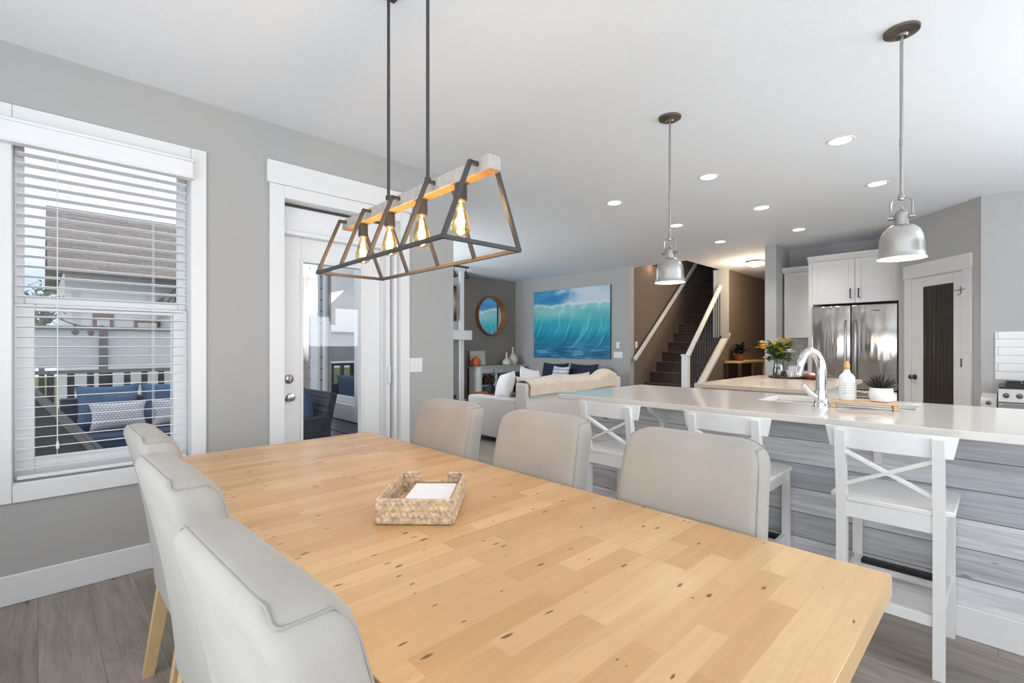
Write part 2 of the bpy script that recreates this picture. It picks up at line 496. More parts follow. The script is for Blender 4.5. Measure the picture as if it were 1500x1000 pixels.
def build_world():
    w = bpy.data.worlds.new('sky'); SC.world = w; w.use_nodes = True
    nt = w.node_tree; bg = nt.nodes['Background']
    tc = nd(nt, 'ShaderNodeTexCoord')
    mp = nd(nt, 'ShaderNodeMapping'); mp.inputs['Scale'].default_value = (1, 1, 2.6)
    nt.links.new(tc.outputs['Generated'], mp.inputs[0])
    n = nd(nt, 'ShaderNodeTexNoise', i_Scale=2.2, i_Detail=7.0, i_Roughness=.55)
    nt.links.new(mp.outputs[0], n.inputs['Vector'])
    cr = nd(nt, 'ShaderNodeValToRGB')
    cr.color_ramp.elements[0].position = .38; cr.color_ramp.elements[0].color = (.50, .66, .86, 1)
    cr.color_ramp.elements[1].position = .56; cr.color_ramp.elements[1].color = (.92, .95, 1.0, 1)
    nt.links.new(n.outputs[0], cr.inputs[0])
    nt.links.new(cr.outputs[0], bg.inputs[0])
    bg.inputs[1].default_value = 1.22
build_world()
SC.view_settings.view_transform = 'Standard'; SC.view_settings.look = 'None'
SC.view_settings.exposure = 0.0; SC.view_settings.gamma = 1.0
SC.view_settings.use_curve_mapping = False

# ================================================================== SETTING
def build_shell():
    W, D, S, T = MAT['wall'], MAT['wall_dark'], MAT['wall_stair'], MAT['trim']
    struct('floor', MB().box(-1.45, 13.2, -2.6, 8.05, -.06, 0), MAT['floor'])
    c = MB()
    c.box(-1.45, 2.62, -2.6, YW + .16, H, H + .1).box(2.62, 8.02, -2.6, 8.05, H, H + .1)
    c.box(8.02, 13.2, -2.6, 3.80, H, H + .1)
    struct('ceiling', c, MAT['ceil'])
    # window wall with its two openings
    wl = MB(); y0, y1 = YW, YW + .16
    wl.box(-1.45, -.10, y0, y1, 0, H).box(-.10, .655, y0, y1, 0, .575).box(-.10, .655, y0, y1, 2.36, H)
    wl.box(.655, 1.165, y0, y1, 0, H).box(1.165, 2.085, y0, y1, 2.27, H).box(2.085, 2.615, y0, y1, 0, H)
    struct('wall_left', wl, W)
    # living room side wall with the window that is seen from outside
    lw = MB(); x0, x1 = 2.475, 2.615
    lw.box(x0, x1, YW + .16, 4.86, 0, H).box(x0, x1, 5.80, 6.15, 0, H).box(x0, x1, 7.6, 8.0, 0, H).box(x0, x1, 6.15, 7.6, 0, .62).box(x0, x1, 6.15, 7.6, 2.26, H).box(x0, x1, 4.86, 5.80, 0, .62).box(x0, x1, 4.86, 5.80, 2.26, H)
    struct('wall_living_side', lw, W)
    sd = MB(); xs0, xs1 = 2.445, 2.475
    sd.box(xs0, xs1, YW + .16, 4.86, -.3, 3.2).box(xs0, xs1, 5.80, 6.15, -.3, 3.2).box(xs0, xs1, 7.6, 8.2, -.3, 3.2).box(xs0, xs1, 6.15, 7.6, -.3, .62).box(xs0, xs1, 6.15, 7.6, 2.26, 3.2).box(xs0, xs1, 4.86, 5.80, -.3, .62).box(xs0, xs1, 4.86, 5.80, 2.26, 3.2)
    struct('wall_siding', sd, MAT['siding'])
    struct('wall_mirror', MB().box(2.475, 8.02, 7.87, 8.02, 0, H), D)
    struct('wall_picture', MB().box(7.88, 8.02, 4.84, 7.87, 0, H), W)
    struct('wall_stairs', MB().box(8.02, 13.2, 4.84, 4.98, 0, 5.4).box(7.88, 8.02, 3.8, 4.84, H + .1, 5.4), S)
    struct('wall_stairwell_end', MB().box(13.05, 13.2, 2.27, 4.84, 0, 5.4), S)
    struct('ceiling_stairwell', MB().box(7.88, 13.2, 3.66, 4.98, 5.4, 5.5), MAT['ceil'])
    hw = MB(); hw.prism([(8.10, 0), (13.05, 0), (13.05, 5.4), (9.5, 5.4), (9.5, 1.40), (8.10, .30)], 'y', 3.68, 3.80)
    struct('wall_hall', hw, S)
    struct('wall_stair_corner', MB().box(9.44, 9.52, 3.66, 3.93, 1.42, H), W)
    struct('wall_column', MB().box(7.64, 13.05, 2.27, 2.42, 0, H), W)
    struct('wall_kitchen', MB().box(8.27, 8.40, .80, 2.27, 0, H), W)
    struct('wall_pantry_side', MB().box(7.47, 8.27, .70, .80, 0, H), W)
    # diagonal pantry wall
    a = math.atan2(.683 - .119, 7.28 - 6.659)
    dm = Matrix.Translation((6.659, .119, 0)) @ Matrix.Rotation(a, 4, 'Z')
    struct('wall_pantry', MB().box(0, 1.09, -.12, 0, 0, H, mat4=dm), W)
    struct('wall_range', MB().box(6.63, 6.76, -2.6, .119, 0, H), W)
    # walls behind the camera, with big patio glazing
    wb = MB(); wb.box(-1.45, -1.3, -2.6, -1.9, 0, H).box(-1.45, -1.3, 2.3, YW, 0, H).box(-1.45, -1.3, -1.9, 2.3, 2.35, H).box(-1.45, -1.3, -1.9, 2.3, 0, .12)
    struct('wall_back', wb, W)
    wr = MB(); wr.box(-1.3, -.6, -2.6, -2.45, 0, H).box(2.4, 3.4, -2.6, -2.45, 0, H).box(6.0, 6.63, -2.6, -2.45, 0, H).box(3.4, 6.0, -2.6, -2.45, 2.35, H).box(3.4, 6.0, -2.6, -2.45, 0, 1.0).box(-.6, 2.4, -2.6, -2.45, 2.35, H).box(-.6, 2.4, -2.6, -2.45, 0, .7)
    struct('wall_right', wr, W)
    # baseboards
    b = MB(); b.box(-1.3, 1.085, YW - .016, YW, 0, .145, .004)
    struct('baseboard_left', b, T)
    struct('baseboard_left_door', MB().box(2.16, 2.615, YW - .016, YW, 0, .145, .004), T)
    struct('baseboard_living', MB().box(7.864, 7.88, 4.84, 7.87, 0, .145, .004), T)
    struct('baseboard_mirror', MB().box(6.1, 7.864, 7.854, 7.87, 0, .145, .004), T)
build_shell()

def build_window():
    T = MAT['trim']
    w = sroot('window_1', (.28, YW, .5))
    c = MB(); yf = YW - .02
    c.box(-.175, -.0905, yf, YW, .495, 2.437, .003).box(.6455, .726, yf, YW, .495, 2.437, .003)
    c.box(-.09, .645, yf, YW, 2.30, 2.437, .003).box(-.09, .645, yf, YW, .495, .58, .003)
    obj('casing', c, T, w)
    j = MB(); j.box(-.10, -.088, YW, YW + .15, .575, 2.36).box(.643, .655, YW, YW + .15, .575, 2.36)
    j.box(-.088, .643, YW, YW + .15, 2.348, 2.36).box(-.088, .643, YW, YW + .15, .575, .587)
    obj('jamb', j, T, w)
    y0, y1 = YW + .085, YW + .125
    f = MB()
    f.box(-.088, -.05, y0 + .012, y1 + .02, 1.475, 2.348, .004).box(.60, .643, y0 + .012, y1 + .02, 1.475, 2.348, .004).box(-.05, .60, y0 + .012, y1 + .02, 2.31, 2.348, .004)
    f.box(-.05, .60, y0 + .012, y1 + .02, 1.475, 1.51, .004)
    obj('upper_sash', f, T, w)
    g = MB()
    g.box(-.088, -.012, y0 - .02, y1 - .012, .587, 1.475, .004).box(.572, .643, y0 - .02, y1 - .012, .587, 1.475, .004)
    g.box(-.012, .572, y0 - .02, y1 - .012, .587, .69, .004).box(-.012, .572, y0 - .02, y1 - .012, 1.44, 1.4745, .004)
    g.box(-.0885, -.012, y1 - .011, y1 + .03, .587, 1.4745).box(.572, .6435, y1 - .011, y1 + .03, .587, 1.4745)
    obj('lower_sash', g, T, w)
    p = MB(); p.box(-.05, .60, y0 + .028, y0 + .032, 1.51, 2.31); p.box(-.012, .572, y0 - .002, y0 + .002, .69, 1.44)
    obj('glass', p, MAT['glass'], w)
    # blind
    t = thing('window_blind', 'white slatted blind with open slats hanging in the dining window', 'blind', (.28, YW + .02, .6))
    v = MB(); yv = YW - .075
    v.box(-.16, .648, yv, yv + .055, 2.245, 2.345, .004); v.box(-.168, .656, yv - .012, yv + .055, 2.335, 2.352, .004); v.box(-.165, .653, yv - .007, yv + .055, 2.238, 2.25, .003)
    obj('valance', v, MAT['slat'], t)
    s = MB(); z = 2.215; n = 0
    while z > .64:
        m = Matrix.Translation((.277, YW + .022, z)) @ Matrix.Rotation(R(-6), 4, 'X')
        s.box(-.352, .352, -.025, .025, -.0016, .0016, mat4=m); z -= .0505; n += 1
    obj('slats', s, MAT['slat'], t)
    obj('bottom_rail', MB().box(-.075, .63, YW - .004, YW + .048, .600, .618, .004), MAT['slat'], t)
    k = MB()
    for x in (.07, .47):
        for y in (YW - .004, YW + .048): k.tube([(x, y, 2.24), (x, y, .61)], .0011, 5)
    obj('ladder_cord', k, MAT['slat'], t)
    k = MB(); k.tube([(.07, YW - .03, 2.25), (.07, YW - .03, .78)], .0018, 6).lathe([(.003, .78), (.007, .76), (.006, .74)], (.07, YW - .03, 0), 10)
    obj('tilt_cord', k, MAT['slat'], t)
build_window()

def build_door():
    T = MAT['trim']
    d = sroot('door_1', (1.6, YW, 0))
    c = MB(); yf = YW - .02
    c.box(1.085, 1.18, yf, YW, 0, 2.34, .003).box(2.07, 2.155, yf, YW, 0, 2.34, .003)
    c.box(1.18, 2.07, yf, YW, 2.255, 2.34, .003).box(1.068, 2.172, yf - .01, YW, 2.3405, 2.49, .004)
    obj('casing', c, T, d)
    j = MB(); j.box(1.165, 1.182, YW, YW + .2, 0, 2.27).box(2.068, 2.085, YW, YW + .2, 0, 2.27).box(1.182, 2.068, YW, YW + .2, 2.255, 2.27)
    obj('jamb', j, T, d)
    y0, y1 = YW + .10, YW + .145
    tr = MB(); tr.box(1.182, 2.068, y0 - .01, y1 + .02, 2.045, 2.237, .006).box(1.182, 2.068, y0 - .06, y0, 2.03, 2.062, .006)
    obj('transom_panel', tr, MAT['slat'], d)
    obj('weather_strip', MB().box(1.182, 2.068, y0 - .012, y1, 2.237, 2.253), MAT['charcoal'], d)
    s = MB()
    s.box(1.196, 1.335, y0, y1, .012, 2.03, .003).box(1.80, 1.955, y0, y1, .012, 2.03, .003).box(1.335, 1.80, y0, y1, 1.87, 2.03, .003).box(1.335, 1.80, y0, y1, .012, .24, .003)
    slab = obj('door_slab', s, MAT['trim'], d)
    m = MB()
    for a, b_, cc, e in ((1.325, 1.347, .23, 1.88), (1.788, 1.81, .23, 1.88)): m.box(a, b_, y0 - .008, y1 + .008, cc, e, .004)
    m.box(1.347, 1.788, y0 - .008, y1 + .008, 1.858, 1.88, .004).box(1.347, 1.788, y0 - .008, y1 + .008, .23, .252, .004)
    obj('glazing_bead', m, MAT['trim'], slab)
    obj('door_glass', MB().box(1.345, 1.79, y0 + .02, y0 + .024, .25, 1.86), MAT['glass'], slab)
    k = MB().lathe([(.033, 0), (.034, -.008), (.018, -.012), (.014, -.03), (.026, -.036), (.030, -.05), (.026, -.062), (.006, -.066)], (1.245, y0, .905), 24, axis='y')
    obj('door_knob', k, MAT['nickel'], slab)
    k = MB().lathe([(.032, 0), (.032, -.014), (.024, -.02), (.008, -.022)], (1.245, y0, 1.03), 24, axis='y').box(1.239, 1.251, y0 - .036, y0 - .02, 1.012, 1.048, .003)
    obj('deadbolt', k, MAT['nickel'], slab)
    # retractable screen cassette and pull at the hinge side
    k = MB(); k.box(1.955, 2.068, y0 - .015, y1 + .02, .0, 2.045, .004).box(1.975, 2.012, y0 - .06, y0 - .012, .0, 2.03, .005).box(2.03, 2.066, y0 - .085, y0 - .012, 0, 2.03, .006)
    obj('screen_cassette', k, T, d)
    obj('screen_pull', MB().box(1.985, 2.006, y0 - .082, y0 - .058, .96, 1.10, .006), MAT['slat'], d)
build_door()

def build_side_window():
    T = MAT['trim']; w = sroot('window_2', (2.45, 5.33, .6))
    c = MB(); x = 2.445
    for a in ((4.70, 4.86, .44, 2.42), (5.80, 6.02, .44, 2.42), (4.86, 5.80, .44, .62), (4.86, 5.80, 2.26, 2.42)): c.box(x - .03, x, a[0], a[1], a[2], a[3], .004)
    obj('casing', c, T, w)
    f = MB(); X0, X1 = 2.47, 2.53
    f.box(X0, X1, 4.86, 4.94, .62, 2.26, .004).box(X0, X1, 5.72, 5.80, .62, 2.26, .004).box(X0, X1, 4.94, 5.72, .62, .69, .004).box(X0, X1, 4.94, 5.72, 2.19, 2.26, .004)
    obj('sash', f, T, w)
    obj('glass', MB().box(2.50, 2.506, 4.94, 5.72, .69, 2.19), MAT['glass_refl'], w)
    w6 = sroot('added_window_6', (2.45, 6.9, .6)); k = MB()  # unseen window frame added around the living room fill light
    k.box(2.48, 2.54, 6.15, 6.22, .62, 2.26).box(2.48, 2.54, 7.53, 7.6, .62, 2.26).box(2.48, 2.54, 6.22, 7.53, .62, .69).box(2.48, 2.54, 6.22, 7.53, 2.19, 2.26)
    obj('sash', k, T, w6)
    for nm, (a, b_, z0, z1), ax in (('window_3', (-1.9, 2.3, .12, 2.35), 'x'), ('added_window_4', (-.6, 2.4, .7, 2.35), 'y'), ('added_window_5', (3.4, 6.0, 1.0, 2.35), 'y')):  # the two windows on the unseen side wall are added for fill light
        w3 = sroot(nm, (-1.37, .2, .12) if ax == 'x' else ((a + b_) / 2, -2.52, z0)); k = MB()
        n = 3
        for i in range(n + 1):
            p = a + (b_ - a) * i / n; q0 = max(a, p - .05); q1 = min(b_, p + .05)
            if ax == 'x': k.box(-1.42, -1.34, q0, q1, z0, z1)
            else: k.box(q0, q1, -2.57, -2.48, z0, z1)
        for zz in (z0, z1 - .07):
            if ax == 'x': k.box(-1.42, -1.34, a, b_, zz, zz + .07)
            else: k.box(a, b_, -2.57, -2.48, zz, zz + .07)
        obj('frame', k, T, w3)
build_side_window()

def build_stairs():
    s = MB()
    for k in range(1, 15):
        x = 7.884 + .241 * (k - 1); z = .154 + .1967 * (k - 1)
        s.box(x + .02, x + .32, 3.80, 4.84, max(0, z - .42), z, 0)
        s.box(x, x + .03, 3.80, 4.84, z - .035, z, .010)
    st = struct('stairs', s, MAT['carpet'])
    t = thing('stair_railing', 'white stair railing with newel post and thin black balusters', 'railing', (8.0, 3.79, 0))
    n = MB(); n.box(7.925, 8.035, 3.745, 3.855, 0, 1.09, .005).box(7.915, 8.045, 3.735, 3.865, 1.085, 1.112, .005)
    obj('newel_post', n, MAT['trim'], t)
    P0, P1 = Vector((8.03, 3.79, 1.085)), Vector((9.44, 3.79, 2.42))
    obj('handrail', MB().beam(P0, P1, .055, .075, .008), MAT['trim'], t)
    Q0, Q1 = Vector((8.05, 3.74, .30)), Vector((9.62, 3.74, 1.50))
    obj('stringer_cap', MB().beam(Q0, Q1, .14, .06, .004).beam(Q0 + Vector((0, 0, -.09)), Q1 + Vector((0, 0, -.09)), .10, .12, .004), MAT['trim'], t)
    obj('shoe_rail', MB().beam(Q0 + Vector((0, .05, .075)), Q1 + Vector((-.12, .05, -.015)), .03, .03), MAT['black'], t)
    nb = 13
    for i in range(nb):
        x = 8.10 + (9.40 - 8.10) * i / (nb - 1)
        z0 = .30 + (x - 8.05) * (1.2 / 1.57) + .07; z1 = 1.085 + (x - 8.03) * (1.335 / 1.41) - .03
        obj('baluster', MB().box(x - .007, x + .007, 3.783, 3.797, z0, z1), MAT['black'], t)
    w = thing('wall_handrail', 'white handrail running up the brown stair wall', 'handrail', (8.0, 4.80, 1.0))
    obj('rail', MB().beam((7.93, 4.77, 1.0), (10.75, 4.77, 3.28), .045, .075, .008), MAT['trim'], w)
    for f in (.12, .5, .88):
        p = Vector((7.93, 4.77, 1.0)).lerp(Vector((10.75, 4.77, 3.28)), f)
        obj('bracket', MB().tube([p + Vector((0, 0, -.04)), p + Vector((0, .03, -.06)), p + Vector((0, .07, -.06))], .008, 8), MAT['nickel'], w)
build_stairs()

# ================================================================== DINING
def build_table():
    t = thing('dining_table', 'long birch butcher-block dining table in front of the window wall', 'table', (.90, 1.44, 0), R(-.9))
    def top():
        b = MB(); b.box(-.51, .51, -1.262, .0265, .69, .74, .0015); b.box(-.51, .51, .028, 1.262, .69, .74, .0015); return b
    obj('tabletop', top(), MAT['table'], t, local=True)
    a = MB(); a.box(-.42, .42, -1.15, -1.125, .60, .69).box(-.42, .42, 1.125, 1.15, .60, .69).box(-.42, -.395, -1.13, 1.13, .60, .69).box(.395, .42, -1.13, 1.13, .60, .69)
    obj('apron', a, MAT['table_edge'], t, local=True)
    for x in (-.40, .40):
        for y in (-1.12, 1.12):
            obj('leg', MB().box(x - .04, x + .04, y - .04, y + .04, 0, .69, .005), MAT['table_edge'], t, local=True)
build_table()

def rrect(x0, x1, y0, y1, r, z, n=7):
    r = min(r, (x1 - x0) / 2 - 1e-4, (y1 - y0) / 2 - 1e-4)
    pts = []
    for cx, cy, a0 in ((x1 - r, y1 - r, 0), (x0 + r, y1 - r, 90), (x0 + r, y0 + r, 180), (x1 - r, y0 + r, 270)):
        for k in range(n):
            a = R(a0 + 90 * k / (n - 1)); pts.append((cx + r * math.cos(a), cy + r * math.sin(a), z))
    return pts

def chair_back_dims(z):
    zt = .975; f = max(0, (z - .34) / .62)
    xr = -.222 - .045 * f - .06 * f ** 2.2
    hw = .251 - .022 * f
    rc = .068
    d = z - (zt - rc)
    if d > 0: hw = hw - rc + math.sqrt(max(0, rc * rc - d * d)) if d < rc else hw - rc
    th = .111 - .006 * f
    re = .045; d = z - (zt - re); sh = 0
    if d > 0: sh = re - math.sqrt(max(0, re * re - d * d))
    return xr + sh * .75, xr + th - sh, hw - sh * .25

def make_chair(label):
    t = thing('dining_chair', label, 'chair', (0, 0, 0), 0, 'upholstered dining chairs around the birch table')
    F = MAT['fabric']
    zs = [.34 + .54 * i / 14 for i in range(15)] + [.88 + .095 * math.sin(PI / 2 * i / 14) for i in range(1, 15)]
    rings = []
    for z in zs:
        a, b_, hw = chair_back_dims(z)
        rings.append(rrect(a, b_, -hw, hw, .034, z))
    bk = obj('backrest', MB().loft(rings), F, t, local=True)
    # piping along the rear edge and across both top corners
    p = MB(); L = []
    for i in range(15):
        z = .36 + .565 * i / 14; a, b_, hw = chair_back_dims(z); L.append((b_ - .009, hw - .009, z))
    zc = .955; a, b_, hw = chair_back_dims(zc)
    for k in range(7):
        f = 1 - k / 6; L.append((a + .014 + (b_ - a - .026) * f, hw - .001 + .002 * math.sin(PI * f), zc))
    for i in range(1, 10):
        z = zc + (.968 - zc) * math.sin(PI / 2 * i / 9); a, b_, hw = chair_back_dims(z); L.append((a + .004 + .0065 * (1 - i / 9), hw - .006 * (1 - i / 9) - .012 * (i / 9), z + .0025 * i / 9))
    P = [Vector(q) for q in L + [(x, -y, z) for x, y, z in reversed(L)]]
    for _ in range(2):
        Q = [P[0]]
        for u, v in zip(P, P[1:]): Q += [u.lerp(v, .25), u.lerp(v, .75)]
        P = Q + [P[-1]]
    p.tube(P, .0019, 6)
    obj('piping', p, MAT['piping'], bk, local=True)
    s = MB(); rg = []
    for z, i in ((.36, .02), (.37, .004), (.39, 0), (.45, 0), (.475, .008), (.487, .03), (.492, .07)):
        rg.append(rrect(-.20 + i, .27 - i, -.236 + i, .236 - i, .05, z))
    s.loft(rg); obj('seat', s, F, t, local=True)
    for sx, sy in ((1, 1), (1, -1), (-1, 1), (-1, -1)):
        if sx > 0: a, b_ = (.235, sy * .205, .36), (.245, sy * .205, 0)
        else: a, b_ = (-.185, sy * .20, .38), (-.245, sy * .20, 0)
        a, b_ = Vector(a), Vector(b_)
        r = []
        for f, h in ((0, .023), (1, .017)):
            c = a.lerp(b_, f); r.append([(c.x - h, c.y - h, c.z), (c.x + h, c.y - h, c.z), (c.x + h, c.y + h, c.z), (c.x - h, c.y + h, c.z)])
        obj('leg', MB().loft(r), MAT['legwood'], t, local=True)
    return t

def build_chairs():
    spots = [
        (.484, .765, 2, 'greige chair turned toward the bar, window side of the table, closest to the camera'),
        (.508, 1.44, 1, 'greige chair on the window side, middle one of that row'),
        (.545, 2.09, 0, 'greige chair on the window side, backed against the blind at the row\'s far end'),
        (1.262, .705, 180, 'greige chair between the table and the bar stools, closest to the camera'),
        (1.268, 1.36, 180, 'greige chair on the bar side of the table, middle one of that row'),
        (1.277, 2.02, 180, 'greige chair on the bar side, standing before the light switch by the door')]
    c0 = make_chair(spots[0][3])
    for i, (x, y, a, l) in enumerate(spots):
        if i == 0:
            c0.location = (x, y, 0); c0.rotation_euler = (0, 0, R(a)); XF[c0.name] = Matrix.Translation((x, y, 0)) @ Matrix.Rotation(R(a), 4, 'Z')
        else: dup(c0, (x, y, 0), R(a), l)
build_chairs()

def build_basket():
    # corners read on the table: front edge between (.70,1.28) and (.86,1.12)
    A = Vector((.703, 1.278, 0)); B = Vector((.858, 1.118, 0))
    ang = math.atan2(B.y - A.y, B.x - A.x)
    t = thing('woven_basket', 'small pale woven basket with notched side holding paper napkins on the table', 'basket', ((A.x + B.x) / 2, (A.y + B.y) / 2, .741), ang)
    w, d, h = .222, .30, .07
    def wall(mb, p, q, h0=h, inner=True):
        p = Vector(p); q = Vector(q); dr = q - p; L = dr.length; dr.normalize()
        mb.beam(p + Vector((0, 0, h0 / 2)), q + Vector((0, 0, h0 / 2)), .008, h0 - .004)
        n = max(2, round(L / .017)); rows = max(1, round(h0 / .0175))
        a = math.atan2(dr.y, dr.x); nrm = Vector((-dr.y, dr.x, 0))
        for r in range(rows):
            for k in range(n):
                for sd in (1, -1):
                    c = p + dr * ((k + .5 + (.5 if r % 2 else 0) * .9) / n * L * .97) + nrm * .004 * sd + Vector((0, 0, (r + .5) * h0 / rows))
                    tilt = R(28 if (r % 2) else -28)
                    mb.ball(c, .0102, 1, (1.05, .42, .74), rot=Matrix.Rotation(a, 4, 'Z') @ Matrix.Rotation(tilt, 4, 'Y'))
    b = MB(); x0, x1 = -w / 2, w / 2
    wall(b, (x0, 0, 0), (x1, 0, 0)); wall(b, (x0, 0, 0), (x0, d, 0)); wall(b, (x1, 0, 0), (x1, d, 0))
    wall(b, (x0, d, 0), (x0 + .065, d, 0)); wall(b, (x1 - .055, d, 0), (x1, d, 0)); wall(b, (x0 + .065, d, 0), (x1 - .055, d, 0), .038)
    obj('basket_wall', b, MAT['wicker_pale'], t, local=True)
    obj('basket_floor', MB().box(x0, x1, 0, d, .001, .006), MAT['wicker_pale'], t, local=True)
    rim = MB()
    for a_, c_ in (((x0, 0), (x1, 0)), ((x0, 0), (x0, d)), ((x1, 0), (x1, d)), ((x0, d), (x0 + .065, d)), ((x1 - .055, d), (x1, d))):
        rim.tube([(a_[0], a_[1], h), (c_[0], c_[1], h)], .0058, 8)
    rim.tube([(x0 + .065, d, h), (x0 + .066, d, .042), (x1 - .056, d, .042), (x1 - .055, d, h)], .0055, 8)
    rim.tube([(x0, 0, .006), (x1, 0, .006)], .0055, 8).tube([(x0, 0, .006), (x0, d, .006)], .0055, 8).tube([(x1, 0, .006), (x1, d, .006)], .0055, 8)
    obj('rim', rim, MAT['wicker_pale'], t, local=True)
    m = Matrix.Translation(t.location) @ Matrix.Rotation(ang, 4, 'Z')
    n = MB()
    for k in range(9):
        o = (k % 3) * .0015
        n.box(-.045 + o, .093 + o, .03 + o, .225 - o, .008 + k * .0055, .0128 + k * .0055, .001, 1)
    bmesh.ops.transform(n.bm, matrix=m, verts=n.bm.verts)
    tag(obj('napkin_stack', n, MAT['paper'], loc=m @ Vector((.025, .13, .008))), 'stack of white paper napkins inside the woven basket', 'napkins')
build_basket()

def build_chandelier():
    t = thing('linear_chandelier', 'wood and black metal linear chandelier with four lit bulbs over the dining table', 'chandelier', (1.065, 1.70, 1.6), R(-1.9))
    L = lambda n, mb, m, p=None: obj(n, mb, m, p or t, local=True)
    zb = .0; zt = .256
    b = MB(); b.box(-.025, .025, -.565, .555, .228, .276, .003)
    for f in b.bm.faces: f.material_index = 1 if f.normal.z < -.8 else 0
    b.bm.normal_update()
    for f in b.bm.faces: f.material_index = 1 if f.normal.z < -.8 else 0
    L('beam', b, [MAT['beam_face'], MAT['beam_wood']])
    ys = [-.505 + 1.01 * i / 4 for i in range(5)]
    s = .013
    for i, y in enumerate(ys):
        f = MB()
        f.beam((-.058, y, zt), (.058, y, zt), s, s)
        f.beam((-.056, y, zt + .005), (-.162, y, zb), s, s, up=(0, 1, 0)).beam((.056, y, zt + .005), (.162, y, zb), s, s, up=(0, 1, 0))
        if i in (0, 4): f.beam((-.168, y, zb), (.168, y, zb), s, s)
        L('trapezoid_frame', f, MAT['charcoal'])
    for x in (-.162, .162): L('bottom_rail', MB().beam((x, -.511, zb), (x, .511, zb), s, s), MAT['charcoal'])
    for y in (-.20, .10):
        L('hanging_rod', MB().tube([(-.02, y, .27), (-.02, y, H - 1.6 - .02)], .0065, 12).lathe([(.012, .276), (.012, .29), (.007, .296)], (-.02, y, 0), 12), MAT['charcoal'])
    L('canopy', MB().box(-.06, .02, -.235, .125, H - 1.6 - .012, H - 1.6, .003), MAT['charcoal'])
    for i in range(4):
        y = -.505 + 1.01 * (i + .5) / 4
        so = L('socket', MB().lathe([(.012, .229), (.0215, .226), (.0225, .170), (.018, .166)], (0, y, 0), 20), MAT['charcoal'])
        bu = L('bulb', MB().lathe([(.013, .170), (.014, .155), (.024, .125), (.033, .090), (.0345, .075), (.030, .058), (.018, .048), (.004, .045)], (0, y, 0), 24), MAT['bulbglass'], t)
        fl = MB()
        for k in range(6):
            a = 2 * PI * k / 6
            fl.tube([(.006 * math.cos(a), y + .006 * math.sin(a), .145), (.012 * math.cos(a + .3), y + .012 * math.sin(a + .3), .08)], .0016, 5)
        fl.lathe([(.002, .168), (.004, .15), (.003, .11)], (0, y, 0), 8)
        L('filament', fl, MAT['filament'], bu)
        p = XF[t.name] @ Vector((0, y, .10))
        light('bulb_light', 'POINT', p, 2.2, (1, .72, .42), parent=t, radius=.02)
build_chandelier()

